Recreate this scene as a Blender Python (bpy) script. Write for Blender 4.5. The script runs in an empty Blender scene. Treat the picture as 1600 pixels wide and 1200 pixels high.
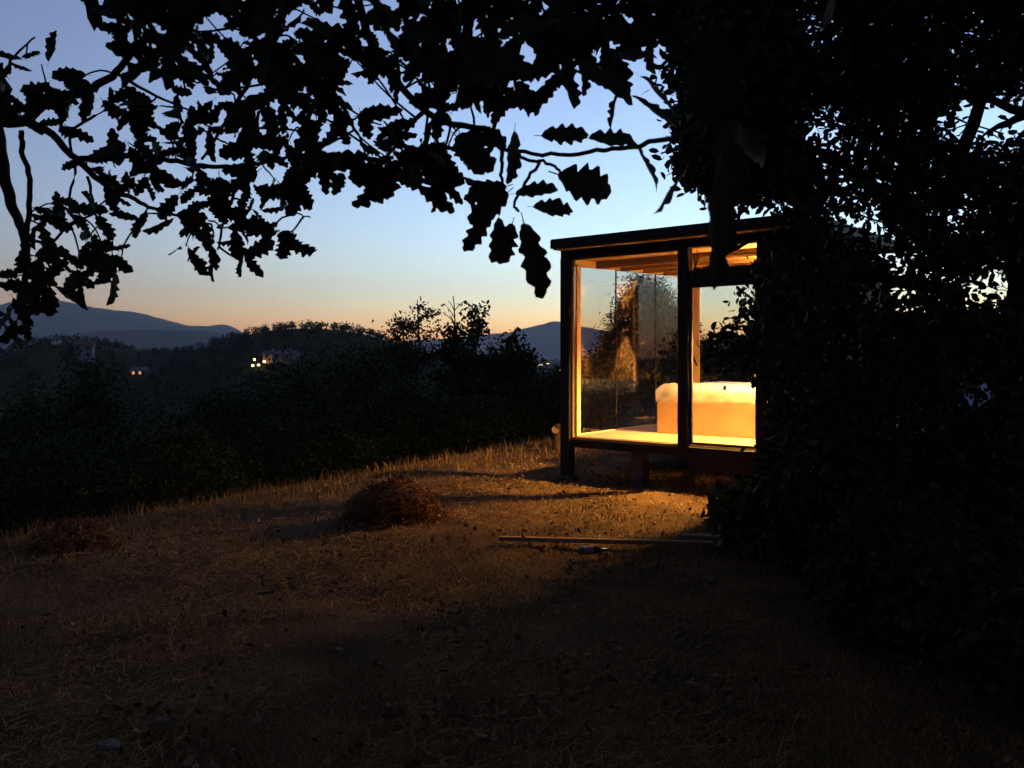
import bpy, math, random
import numpy as np
from mathutils import Vector, Matrix, noise as mnoise

R = math.radians
rnd = random.Random(7)
rng = np.random.default_rng(7)
sc = bpy.context.scene
C = sc.collection

# ------------------------------------------------------------------ camera
FPX, HOR, CAMZ = 1280.0, 560.0, 1.6          # focal length in photo pixels, horizon row, eye height
cam = bpy.data.cameras.new('camera')
cam_o = bpy.data.objects.new('camera', cam)
C.objects.link(cam_o)
cam_o.location = (0, 0, CAMZ)
cam_o.rotation_euler = (R(90), 0, 0)
cam.sensor_width = 36.0
cam.lens = FPX / 1600 * 36
cam.shift_y = -(600 - HOR) / 1600
cam.clip_start, cam.clip_end = 0.05, 30000
cam.dof.use_dof = True
cam.dof.focus_distance = 9.5
cam.dof.aperture_fstop = 12.5
sc.camera = cam_o

# ------------------------------------------------------------------ sky, sun, exposure
SUN_EL, SUN_ROT = -4.0, 30.0
w = bpy.data.worlds.new('World')
sc.world = w
w.use_nodes = True
wn, wl = w.node_tree.nodes, w.node_tree.links
sky = wn.new('ShaderNodeTexSky')
sky.sky_type = 'NISHITA'
sky.sun_disc = False
sky.sun_elevation, sky.sun_rotation = R(SUN_EL), R(SUN_ROT)
sky.dust_density, sky.ozone_density, sky.air_density = 0.75, 3.0, 1.0
wm = wn.new('ShaderNodeMix'); wm.data_type = 'RGBA'; wm.blend_type = 'MULTIPLY'
wm.inputs[0].default_value = 1.0
hs = wn.new('ShaderNodeHueSaturation'); hs.inputs['Saturation'].default_value = .95; hs.inputs['Value'].default_value = 1.0
wl.new(sky.outputs[0], wm.inputs[6]); wm.inputs[7].default_value = (1.09, 1.0, 0.55, 1)
wl.new(wm.outputs[2], hs.inputs['Color']); wl.new(hs.outputs[0], wn['Background'].inputs[0])
wn['Background'].inputs[1].default_value = 0.15
w.cycles.sampling_method = 'MANUAL'; w.cycles.sample_map_resolution = 512

sun = bpy.data.lights.new('sun', 'SUN')
sun.energy, sun.angle, sun.color = 0.0003, R(15), (1, .6, .35)
sun_o = bpy.data.objects.new('sun', sun); C.objects.link(sun_o)
sd = Vector((math.sin(R(SUN_ROT)), math.cos(R(SUN_ROT)), math.sin(R(2))))
sun_o.rotation_euler = (-sd).to_track_quat('-Z', 'Y').to_euler()

vs = sc.view_settings
vs.view_transform, vs.look, vs.gamma, vs.use_curve_mapping = 'Standard', 'None', 1.0, False
vs.exposure = 7.3           # exposed for dusk
EV = 2 ** (3.8 - vs.exposure)
sc.cycles.max_bounces = 7
sc.cycles.diffuse_bounces = 3
sc.cycles.transparent_max_bounces = 24
sc.cycles.sample_clamp_indirect = .1
sc.cycles.use_denoising = True
sc.cycles.use_light_tree = False

# ------------------------------------------------------------------ helpers
def at(px, py, y):
    """point seen at photo pixel (px, py), y metres in front of the camera"""
    return Vector(((px - 800) / FPX * y, y, CAMZ - (py - HOR) / FPX * y))

def ss(a, b, x):
    t = np.clip((np.asarray(x, float) - a) / (b - a), 0, 1)
    return t * t * (3 - 2 * t)

def vnoise(x, y, s=1.0, seed=0):
    """cheap smooth value noise on arrays, 0..1"""
    x = np.asarray(x, float) * s + seed * 17.3; y = np.asarray(y, float) * s - seed * 9.1
    xi, yi = np.floor(x), np.floor(y); fx, fy = x - xi, y - yi
    fx, fy = fx * fx * (3 - 2 * fx), fy * fy * (3 - 2 * fy)
    def h(a, b):
        v = np.sin(a * 127.1 + b * 311.7 + seed * 3.7) * 43758.5453
        return v - np.floor(v)
    return (h(xi, yi) * (1 - fx) + h(xi + 1, yi) * fx) * (1 - fy) + (h(xi, yi + 1) * (1 - fx) + h(xi + 1, yi + 1) * fx) * fy

def fbm(x, y, s=1.0, seed=0, o=4):
    v, a = 0, .5
    for k in range(o):
        v = v + a * vnoise(x, y, s * 2 ** k, seed + k); a *= .5
    return v

def link(o, parent=None):
    C.objects.link(o)
    if parent is not None: o.parent = parent
    return o

def tag(o, label=None, cat=None, group=None, kind=None):
    if label: o['label'] = label
    if cat: o['category'] = cat
    if group: o['group'] = group
    if kind: o['kind'] = kind
    return o

def empty(name, loc=(0, 0, 0), rz=0.0, parent=None):
    o = bpy.data.objects.new(name, None)
    o.location = loc; o.rotation_euler = (0, 0, rz); o.empty_display_size = .2
    return link(o, parent)

def npmesh(name, V, F, smooth=False):
    """V (n,3), F (m,k) arrays"""
    V = np.ascontiguousarray(V, np.float32); F = np.ascontiguousarray(F, np.int32)
    m = bpy.data.meshes.new(name)
    k = F.shape[1]
    m.vertices.add(len(V)); m.vertices.foreach_set('co', V.ravel())
    m.loops.add(F.size); m.loops.foreach_set('vertex_index', F.ravel())
    m.polygons.add(len(F)); m.polygons.foreach_set('loop_start', np.arange(0, F.size, k, dtype=np.int32))
    m.update(calc_edges=True)
    if smooth: m.polygons.foreach_set('use_smooth', np.ones(len(F), bool))
    return m

def pobj(name, mesh, mat, parent=None, loc=None):
    o = bpy.data.objects.new(name, mesh)
    if mat is not None and not mesh.materials: mesh.materials.append(mat)
    if loc is not None: o.location = loc
    return link(o, parent)

class MB:
    """collects simple shapes into one mesh"""
    def __init__(s): s.v, s.f = [], []
    def add(s, V, F):
        b = len(s.v); s.v += [tuple(p) for p in V]; s.f += [tuple(i + b for i in f) for f in F]; return s
    def box(s, x0, x1, y0, y1, z0, z1, bev=0.004):
        b = min(bev, .45 * min(x1 - x0, y1 - y0, z1 - z0))
        # chamfered box: 24 verts
        V, idx = [], {}
        for ax in range(3):
            for sx in (0, 1):
                for sy in (0, 1):
                    for sz in (0, 1):
                        c = [(x0, x1)[sx], (y0, y1)[sy], (z0, z1)[sz]]
                        sg = [sx, sy, sz]
                        for a in range(3):
                            if a != ax: c[a] += b * (1 - 2 * sg[a])
                        idx[(ax, sx, sy, sz)] = len(V); V.append(c)
        F = []
        for ax in range(3):
            o = [a for a in range(3) if a != ax]
            for sgn in (0, 1):
                q = []
                for (p, r) in ((0, 0), (1, 0), (1, 1), (0, 1)):
                    k = [0, 0, 0]; k[ax] = sgn; k[o[0]] = p; k[o[1]] = r
                    q.append(idx[(ax, *k)])
                if (sgn == 0) != (ax == 1): q.reverse()
                F.append(q)
        for ax in range(3):            # edges along axis ax
            o = [a for a in range(3) if a != ax]
            for p in (0, 1):
                for r in (0, 1):
                    k0 = [0, 0, 0]; k0[o[0]] = p; k0[o[1]] = r; k1 = list(k0); k1[ax] = 1
                    F.append([idx[(o[0], *k0)], idx[(o[1], *k0)], idx[(o[1], *k1)], idx[(o[0], *k1)]])
        for sx in (0, 1):
            for sy in (0, 1):
                for sz in (0, 1):
                    F.append([idx[(a, sx, sy, sz)] for a in range(3)])
        return s.add(V, F)
    def tube(s, pts, rad, n=6, cap=True):
        pts = [Vector(p) for p in pts]
        if not hasattr(rad, '__len__'): rad = [rad] * len(pts)
        V, F = [], []; up = Vector((0.13, .21, .97))
        for i, p in enumerate(pts):
            d = (pts[min(i + 1, len(pts) - 1)] - pts[max(i - 1, 0)])
            d = d.normalized() if d.length > 1e-9 else Vector((0, 0, 1))
            a = d.cross(up)
            if a.length < .05: a = d.cross(Vector((1, 0, 0)))
            a.normalize(); b = d.cross(a)
            for k in range(n):
                t = 2 * math.pi * k / n
                V.append(p + (a * math.cos(t) + b * math.sin(t)) * rad[i])
        for i in range(len(pts) - 1):
            for k in range(n):
                k2 = (k + 1) % n
                F.append([i * n + k, i * n + k2, (i + 1) * n + k2, (i + 1) * n + k])
        if cap:
            F.append(list(range(n))[::-1]); F.append([(len(pts) - 1) * n + k for k in range(n)])
        return s.add(V, F)
    def mesh(s, name, smooth=False):
        m = bpy.data.meshes.new(name); m.from_pydata(s.v, [], s.f); m.update()
        import bmesh
        bm = bmesh.new(); bm.from_mesh(m); bmesh.ops.recalc_face_normals(bm, faces=bm.faces); bm.to_mesh(m); bm.free()
        if smooth: m.polygons.foreach_set('use_smooth', [True] * len(m.polygons))
        return m
    def build(s, name, mat, parent=None, smooth=False): return pobj(name, s.mesh(name, smooth), mat, parent)

def boxo(name, mat, parent, *a, bev=.004): return MB().box(*a, bev=bev).build(name, mat, parent)

def spline(P, n=5, jit=0.0, r=None):
    """Catmull-Rom through control points (x,y,z,radius)"""
    P = [np.array(p, float) for p in P]; out = []
    for i in range(len(P) - 1):
        p0, p1, p2, p3 = P[max(i - 1, 0)], P[i], P[i + 1], P[min(i + 2, len(P) - 1)]
        for k in range(n):
            t = k / n
            q = .5 * (2 * p1 + (p2 - p0) * t + (2 * p0 - 5 * p1 + 4 * p2 - p3) * t * t + (3 * p1 - p0 - 3 * p2 + p3) * t ** 3)
            if jit: q[:3] += (rng.random(3) - .5) * jit
            out.append(q)
    out.append(P[-1]); return out

# ------------------------------------------------------------------ materials
MATS = {}
def mat(name, col, rough=.7, spec=.3, var=None, scale=6.0, bump=0.0, bscale=40.0, stretch=(1, 1, 1), metal=0.0, detail=5):
    if name in MATS: return MATS[name]
    m = bpy.data.materials.new(name); m.use_nodes = True
    nt = m.node_tree; n, l = nt.nodes, nt.links; p = n['Principled BSDF']
    p.inputs['Roughness'].default_value = rough
    p.inputs['Specular IOR Level'].default_value = spec
    p.inputs['Metallic'].default_value = metal
    p.inputs['Base Color'].default_value = (*col, 1)
    tc = n.new('ShaderNodeTexCoord'); mp = n.new('ShaderNodeMapping'); mp.inputs['Scale'].default_value = stretch
    l.new(tc.outputs['Object'], mp.inputs[0])
    if var:
        t = n.new('ShaderNodeTexNoise'); t.inputs['Scale'].default_value = scale; t.inputs['Detail'].default_value = detail
        l.new(mp.outputs[0], t.inputs['Vector'])
        r = n.new('ShaderNodeValToRGB'); e = r.color_ramp.elements
        e[0].position, e[1].position = .32, .68
        e[0].color, e[1].color = (*col, 1), (*var, 1)
        l.new(t.outputs['Fac'], r.inputs[0]); l.new(r.outputs[0], p.inputs['Base Color'])
    if bump:
        t2 = n.new('ShaderNodeTexNoise'); t2.inputs['Scale'].default_value = bscale; t2.inputs['Detail'].default_value = 4
        l.new(mp.outputs[0], t2.inputs['Vector'])
        b = n.new('ShaderNodeBump'); b.inputs['Strength'].default_value = bump; b.inputs['Distance'].default_value = .02
        l.new(t2.outputs['Fac'], b.inputs['Height']); l.new(b.outputs[0], p.inputs['Normal'])
    MATS[name] = m; return m

def leaf_mat(name, a, b, rough=.6, spec=.15, rand=True):
    if name in MATS: return MATS[name]
    m = bpy.data.materials.new(name); m.use_nodes = True
    n, l = m.node_tree.nodes, m.node_tree.links; p = n['Principled BSDF']
    p.inputs['Roughness'].default_value = rough; p.inputs['Specular IOR Level'].default_value = spec
    g = n.new('ShaderNodeNewGeometry'); r = n.new('ShaderNodeValToRGB'); e = r.color_ramp.elements
    e[0].color, e[1].color = (*a, 1), (*b, 1)
    l.new(g.outputs['Random Per Island'], r.inputs[0]); l.new(r.outputs[0], p.inputs['Base Color'])
    MATS[name] = m; return m

def emis(name, col, s):
    if name in MATS: return MATS[name]
    m = bpy.data.materials.new(name); m.use_nodes = True
    n, l = m.node_tree.nodes, m.node_tree.links
    e = n.new('ShaderNodeEmission'); e.inputs[0].default_value = (*col, 1); e.inputs[1].default_value = s
    l.new(e.outputs[0], n['Material Output'].inputs[0]); MATS[name] = m; return m

def glass_mat():
    m = bpy.data.materials.new('window_glass'); m.use_nodes = True
    n, l = m.node_tree.nodes, m.node_tree.links
    n.remove(n['Principled BSDF'])
    t = n.new('ShaderNodeBsdfTransparent'); t.inputs[0].default_value = (.95, .96, .955, 1)
    g = n.new('ShaderNodeBsdfGlossy'); g.inputs['Roughness'].default_value = 0.012
    lw = n.new('ShaderNodeLayerWeight'); lw.inputs[0].default_value = .5
    pw = n.new('ShaderNodeMath'); pw.operation = 'POWER'; pw.inputs[1].default_value = 5.0
    ma = n.new('ShaderNodeMath'); ma.operation = 'MULTIPLY_ADD'; ma.inputs[1].default_value = .94; ma.inputs[2].default_value = .075
    mx = n.new('ShaderNodeMixShader')
    l.new(lw.outputs['Facing'], pw.inputs[0]); l.new(pw.outputs[0], ma.inputs[0]); l.new(ma.outputs[0], mx.inputs[0])
    l.new(t.outputs[0], mx.inputs[1]); l.new(g.outputs[0], mx.inputs[2]); l.new(mx.outputs[0], n['Material Output'].inputs[0])
    return m

def plastic_mat():
    m = bpy.data.materials.new('clear_plastic'); m.use_nodes = True
    n, l = m.node_tree.nodes, m.node_tree.links
    n.remove(n['Principled BSDF'])
    t = n.new('ShaderNodeBsdfTransparent'); d = n.new('ShaderNodeBsdfTranslucent'); d.inputs[0].default_value = (.8, .78, .74, 1)
    df = n.new('ShaderNodeBsdfDiffuse'); df.inputs[0].default_value = (.8, .78, .74, 1)
    g = n.new('ShaderNodeBsdfGlossy'); g.inputs['Roughness'].default_value = .16
    tc = n.new('ShaderNodeTexCoord'); ns = n.new('ShaderNodeTexNoise'); ns.inputs['Scale'].default_value = 9; ns.inputs['Detail'].default_value = 3
    bp = n.new('ShaderNodeBump'); bp.inputs['Strength'].default_value = .5; bp.inputs['Distance'].default_value = .03
    l.new(tc.outputs['Object'], ns.inputs[0]); l.new(ns.outputs['Fac'], bp.inputs['Height']); l.new(bp.outputs[0], g.inputs['Normal'])
    a = n.new('ShaderNodeMixShader'); a.inputs[0].default_value = .5
    b = n.new('ShaderNodeMixShader'); b.inputs[0].default_value = .40
    c = n.new('ShaderNodeMixShader'); c.inputs[0].default_value = .22
    l.new(d.outputs[0], a.inputs[1]); l.new(df.outputs[0], a.inputs[2])
    l.new(t.outputs[0], b.inputs[1]); l.new(a.outputs[0], b.inputs[2])
    l.new(b.outputs[0], c.inputs[1]); l.new(g.outputs[0], c.inputs[2]); l.new(c.outputs[0], n['Material Output'].inputs[0])
    return m

GLASS, PLASTIC = glass_mat(), plastic_mat()
DARK = mat('charcoal_timber', (.012, .011, .010), .6, .25, (.022, .019, .016), 3, .25, 60, (1, 1, .1))
PINE = mat('pale_pine', (.62, .43, .24), .5, .35, (.72, .53, .32), 3.0, .08, 50, (4, 4, .35))
PINEX = mat('pale_pine_boards', (.36, .24, .13), .5, .3, (.43, .295, .17), 3.0, .08, 50, (.3, 5, 5))
BEAM = mat('brown_beam', (.16, .09, .045), .6, .3, (.22, .13, .07), 4, .1, 40, (.3, 4, 4))
PLY = mat('plywood', (.37, .24, .135), .5, .25, (.42, .28, .16), 2.0, .05, 40, (.4, 3, 3))
BARK = mat('oak_bark', (.030, .022, .016), .9, .1, (.055, .042, .03), 8, .6, 60)
CONC = mat('rough_concrete', (.06, .055, .05), .9, .1, (.10, .095, .085), 9, .4, 50)

# ------------------------------------------------------------------ terrain
CN = (-.829, .56)
def crest(x, y): return (np.asarray(x, float) + 4.4) * CN[0] + (np.asarray(y, float) - 7.06) * CN[1]
HILLS = [(-90.6, 357, 55.6, 72.5, 54), (-167.4, 271, 34.8, 15.4, 52.2), (-200.8, 334.5, 17.3, 16.6, 53.8), (-360, 330, 50, 45, 80), (150, 700, 30, 160, 120)]
def gz(x, y):
    x = np.asarray(x, float); y = np.asarray(y, float)
    d = np.maximum(crest(x, y) + .9 * (fbm(x, y, .35, 3) - .47), 0)
    drop = .42 * d - .42 * 2.2 * (1 - np.exp(-d / 2.2))
    z = -44 * (1 - np.exp(-drop / 44))
    near = ss(60, 20, np.hypot(x, y))
    z = z + near * (.16 * (fbm(x, y, .55, 1) - .47) + .05 * (fbm(x, y, 2.6, 2) - .47))
    z = z - .02 * np.clip(-x, -6, 6) * near
    far = ss(40, 150, np.hypot(x, y))
    for hx, hy, a, sx, sy in HILLS:
        z = z + a * np.exp(-((x - hx) / sx) ** 2 / 2 - ((y - hy) / sy) ** 2 / 2) * far
    z = z + far * 2 * (fbm(x, y, .02, 5) - .47)
    behind = ss(-20, -120, y)
    return z * (1 - behind)
def gzf(x, y): return float(gz(x, y))

SOIL = mat('dry_soil', (.045, .027, .014), .95, .03, (.12, .07, .03), 1.6, .8, 35, detail=8)
def build_terrain():
    rad = np.concatenate([np.linspace(.4, 20, 130), np.geomspace(20.4, 14000, 120)])
    na = 340
    ang = np.linspace(0, 2 * np.pi, na, endpoint=False)
    X = np.outer(rad, np.sin(ang)); Y = np.outer(rad, np.cos(ang)); Z = gz(X, Y)
    V = np.stack([X.ravel(), Y.ravel(), Z.ravel()], 1)
    i, k = np.meshgrid(np.arange(len(rad) - 1), np.arange(na), indexing='ij'); k2 = (k + 1) % na
    F = np.stack([i * na + k, (i + 1) * na + k, (i + 1) * na + k2, i * na + k2], -1).reshape(-1, 4)
    V = np.vstack([V, [[0, 0, gzf(0, 0)]]])
    o = pobj('ground', npmesh('ground', V, F[:, ::-1], True), SOIL)
    # close the middle
    m2 = np.stack([np.full(na, len(V) - 1), np.arange(na), (np.arange(na) + 1) % na, (np.arange(na) + 1) % na], -1)
    cxy = V[F].mean(1); dk = crest(cxy[:, 0], cxy[:, 1]) > 1.2 + 1.5 * vnoise(cxy[:, 0], cxy[:, 1], .6, 9)
    o.data.materials.append(mat('undergrowth', (.018, .024, .011), .95, .03, (.035, .042, .018), .25, .5, 3))
    o.data.polygons.foreach_set('material_index', dk.astype(np.int32))
    tag(o, kind='structure'); return o
build_terrain()

MNT = mat('wooded_mountain', (.06, .072, .065), .95, .05, (.11, .115, .10), .004, 0)
def ridge(name, prof, dist, thick, rough, seed):
    px = np.linspace(prof[0][0], prof[-1][0], 260)
    py = np.interp(px, [p[0] for p in prof], [p[1] for p in prof])
    py = py + (fbm(px, px * 0, .03, seed) - .47) * rough + (vnoise(px, px * 0, .25, seed) - .5) * rough * .35
    crest_z = CAMZ - (py - HOR) / FPX * dist
    X0 = (px - 800) / FPX * dist
    rows = np.concatenate([np.linspace(-1, 0, 14), np.linspace(.1, 1, 8)])
    V = []
    for t in rows:
        sh = np.cos(abs(t) * np.pi / 2) ** 1.15
        nz = (fbm(X0, X0 * 0 + t * thick, 6 / dist, seed + 4) - .47) * thick * .35 * (1 - sh) * (abs(t) < .97)
        V.append(np.stack([X0, np.full_like(X0, dist) + t * thick, (crest_z + 60) * sh - 60 + nz], 1))
    V = np.vstack(V); n = len(px)
    i, k = np.meshgrid(np.arange(len(rows) - 1), np.arange(n - 1), indexing='ij')
    F = np.stack([i * n + k, i * n + k + 1, (i + 1) * n + k + 1, (i + 1) * n + k], -1).reshape(-1, 4)
    return tag(pobj(name, npmesh(name, V, F, True), MNT), kind='structure')
ridge('far_mountain', [(-900, 500), (-400, 470), (-150, 488), (0, 482), (60, 465), (85, 467), (150, 482), (210, 487), (260, 500), (290, 509), (330, 511), (350, 507), (372, 518), (450, 535), (600, 552)], 5200, 900, 3, 1)
ridge('near_ridge', [(-700, 520), (-200, 512), (100, 533), (190, 518), (250, 515), (340, 519), (400, 531), (520, 545), (640, 556)], 2800, 800, 3, 2)
ridge('sunset_mountain', [(560, 548), (640, 532), (700, 529), (760, 523), (795, 520), (825, 511), (850, 506), (865, 502), (890, 506), (950, 518), (1050, 532), (1200, 528), (1400, 540), (1700, 520), (2400, 530)], 5500, 700, 3, 3)
ridge('valley_ridge', [(500, 572), (700, 566), (800, 562), (860, 562), (1000, 568), (1300, 560), (1800, 565)], 1500, 300, 5, 4)

# ------------------------------------------------------------------ leaf clouds
def rand_rot(n, g=rng):
    q = g.normal(size=(n, 4)); q /= np.linalg.norm(q, axis=1)[:, None]
    a, b, c, d = q.T
    return np.stack([np.stack([1 - 2 * (c * c + d * d), 2 * (b * c - a * d), 2 * (b * d + a * c)], -1),
                     np.stack([2 * (b * c + a * d), 1 - 2 * (b * b + d * d), 2 * (c * d - a * b)], -1),
                     np.stack([2 * (b * d - a * c), 2 * (c * d + a * b), 1 - 2 * (b * b + c * c)], -1)], 1)

T_DIAM = (np.array([[0, 0, 0], [.5, .24, .06], [1, 0, -.05], [.5, -.24, .06]]), np.array([[0, 1, 2], [0, 2, 3]]))
T_LEAF = (np.array([[0, 0, 0], [.28, .2, .05], [.7, .22, .03], [1, 0, -.1], [.7, -.22, .03], [.28, -.2, .05]]),
          np.array([[0, 1, 5], [1, 2, 5], [2, 4, 5], [2, 3, 4]]))
def oak_template(seed):
    g = random.Random(seed)
    V, F = [], []
    bend = g.uniform(.03, .3); fold = g.uniform(.0, .35); tw = g.uniform(-.4, .4)
    def z(x, y): return -bend * x * x + fold * abs(y) + tw * y * x + .02 * math.sin(9 * x + 7 * y)
    nl = g.uniform(3.9, 4.8); ph = (g.uniform(0, .2), g.uniform(.25, .6)); am = g.uniform(.13, .22); la = [g.uniform(.5, 1.5) for _ in range(24)]
    def side(x, p):
        env = (math.sin(math.pi * min(1, x ** .80 * .97)) ** .7) * (.17 + .13 * x) + .012
        c = math.cos(2 * math.pi * (nl * x ** 1.08 + p))
        a_ = am * la[int(nl * x + p + .5) + (8 if p > .22 else 0)]
        return env * (1 - a_ + a_ * c) * g.uniform(.96, 1.04), .016 * c
    rows, N = [], 23
    for i in range(N):
        x = i / (N - 1)
        up, ox = side(x, ph[0]); dn, ox2 = side(x, ph[1])
        if i in (0, N - 1): up = dn = .012; ox = ox2 = 0
        V += [(x + ox * (up > .05), up, z(x, up)), (x, 0, z(x, 0)), (x + ox2 * (dn > .05), -dn, z(x, dn))]
        rows.append(i * 3)
    for a, b in zip(rows, rows[1:]):
        for q in ((a, a + 1, b + 1, b), (a + 1, a + 2, b + 2, b + 1)):
            F += [(q[0], q[1], q[2]), (q[0], q[2], q[3])]
    k = len(V); V += [(-.16, .008, .02), (-.16, -.008, .02), (.02, -.008, 0), (.02, .008, 0)]; F += [(k, k + 1, k + 2), (k, k + 2, k + 3)]
    return np.array(V), np.array(F)
OAK = [oak_template(100 + i) for i in range(8)]

def cloud(P, size, tmpl, rot=None, squash=1.0):
    P = np.asarray(P); n = len(P); T, F = tmpl
    M = rand_rot(n) if rot is None else rot
    s = size * (.7 + .6 * rng.random(n)) if not hasattr(size, '__len__') else size
    V = np.einsum('nij,kj->nki', M, T) * s[:, None, None]
    V[..., 2] *= squash
    V = V + P[:, None, :]
    Fa = F[None] + (np.arange(n) * len(T))[:, None, None]
    return V.reshape(-1, 3), Fa.reshape(-1, F.shape[1])

def clump_points(cent, rad, per, flat=.8):
    """leaf positions: gaussian clumps round the centres"""
    cent = np.asarray(cent); n = len(cent)
    r = np.asarray(rad if hasattr(rad, '__len__') else np.full(n, rad))
    g = rng.normal(size=(n, per, 3)); g[..., 2] *= flat
    return (cent[:, None] + g * r[:, None, None] * .6).reshape(-1, 3)

LEAF_MID = leaf_mat('hedge_leaf', (.020, .032, .012), (.055, .068, .022), .75, .04)
LEAF_MID2 = leaf_mat('bush_leaf', (.028, .040, .012), (.075, .082, .025), .75, .04)
LEAF_OAK = leaf_mat('oak_leaf', (.020, .032, .012), (.045, .058, .02), .55, .12)
LEAF_FAR = leaf_mat('forest_leaf', (.018, .028, .014), (.05, .058, .03))

def make_tree(name, label, base, height, lobes, leaf, nclump, per, m, cat='tree', group=None, trunk_r=.08, tmpl=T_DIAM, clr=.32, shell=.55, seed=0, sink=.15):
    """lobes: list of (dx,dy,z0,rx,ry,rz) ellipsoids relative to the base"""
    b = Vector(base); root = empty(name, b)
    tag(root, label, cat, group)
    g = np.random.default_rng(seed + 50)
    vol = np.array([l[3] * l[4] * l[5] for l in lobes]) ** .7; vol /= vol.sum()
    ids = g.choice(len(lobes), nclump, p=vol)
    L = np.array(lobes)[ids]
    d = g.normal(size=(nclump, 3)); d /= np.linalg.norm(d, axis=1)[:, None]
    rr = (shell + (1 - shell) * g.random(nclump)) * (.78 + .45 * g.random(nclump))
    cen = L[:, :3] + d * rr[:, None] * L[:, 3:6]
    cen = cen[cen[:, 2] > .05]
    P = clump_points(cen, clr * (.6 + .8 * g.random(len(cen))), per)
    P = P[P[:, 2] > .02]
    V, F = cloud(P, leaf, tmpl)
    crown = pobj('crown', npmesh('crown', V, F), m, root)
    # trunk and limbs
    tb = MB()
    top = max(l[2] for l in lobes)
    mid = np.mean(np.array(lobes)[:, :2], 0)
    path = spline([(0, 0, -sink, trunk_r * 1.25), (.04 * height, .02, .25 * top, trunk_r), (mid[0] * .5, mid[1] * .5, .6 * top, trunk_r * .7), (mid[0], mid[1], top, trunk_r * .3)], 4, trunk_r * .3)
    tb.tube([p[:3] for p in path], [p[3] for p in path], 7)
    for l in lobes:
        for q in range(3):
            i = int(len(path) * g.uniform(.3, .8)); s = path[i]
            e = np.array(l[:3]) + g.normal(size=3) * np.array(l[3:6]) * .45
            mdp = (s[:3] + e) / 2 + g.normal(size=3) * .08 * height * .3
            pp = spline([(*s[:3], s[3] * .55), (*mdp, s[3] * .35), (*e, s[3] * .1)], 4)
            tb.tube([p[:3] for p in pp], [p[3] for p in pp], 5)
    pobj('trunk', tb.mesh('trunk', True), BARK, root)
    return root

# ------------------------------------------------------------------ forest on the far hills
HOUSE_WIN = [(132, 550, 11, 6), (219, 586, 13, 14), (405, 572, 14, 8), (432, 558, 20, 6)]
def forest():
    n = 14000
    px = rng.uniform(-150, 1300, n); Y = 90 + 430 * rng.random(n) ** .8
    X = (px - 800) / FPX * Y; Z = gz(X, Y)
    py = HOR + (CAMZ - Z) / Y * FPX
    hgt = 1.7 + 1.7 * rng.random(n)
    top = HOR + (CAMZ - Z - hgt) / Y * FPX
    keep = (vnoise(X, Y, .03, 8) > .22) & (top < 800)
    for hx, hy, wx, wy in HOUSE_WIN:
        keep &= ~((abs(px - hx) < wx) & (top < hy + wy * .8) & (py > hy - wy))
    X, Y, Z, hgt = X[keep], Y[keep], Z[keep], hgt[keep]
    idx = rng.permutation(len(X))[:6500]
    X, Y, Z, hgt = X[idx], Y[idx], Z[idx], hgt[idx]
    k = 46
    d = rng.normal(size=(len(X), k, 3)); d /= np.linalg.norm(d, axis=2)[..., None]
    d[..., 2] = d[..., 2] * .5 + .5
    sh = (.35 + .65 * rng.random((len(X), k)) ** .6)
    P = np.stack([X, Y, Z], 1)[:, None] + d * sh[..., None] * np.stack([hgt * .45, hgt * .45, hgt], 1)[:, None]
    V, F = cloud(P.reshape(-1, 3), .95, T_DIAM)
    tag(pobj('forest', npmesh('forest', V, F), LEAF_FAR), 'dark far-off woodland covering the hills across the valley', 'forest', kind='stuff')
forest()

# ------------------------------------------------------------------ houses across the valley
WALLW = mat('white_render', (.27, .265, .26), .9, .1, (.18, .175, .175), .6)
WALLP = mat('lamplit_render', (.55, .42, .33), .9, .1, (.45, .35, .28), 1.0)  # pinkish lamplight put into the wall colour
TILE = mat('clay_tiles', (.16, .085, .06), .9, .1, (.1, .06, .045), 2.0)
ROOFG = mat('weathered_roof', (.16, .15, .15), .9, .1, (.1, .095, .1), 1.0)
GLOWIN = emis('lit_window', (1, .62, .25), .35 * EV)
GLOWDIM = emis('dim_lit_window', (1, .42, .13), .055 * EV)
GLOWLAMP = emis('lamp_glow', (1, .58, .2), .55 * EV)
PANED = mat('dark_pane', (.02, .022, .025), .15, .5)
def ground_hit(px, py, y0=60, y1=900):
    y = y0
    while y < y1:
        p = at(px, py, y)
        if p.z <= gzf(p.x, p.y): return p
        y += 2
    return at(px, py, 300)
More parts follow.
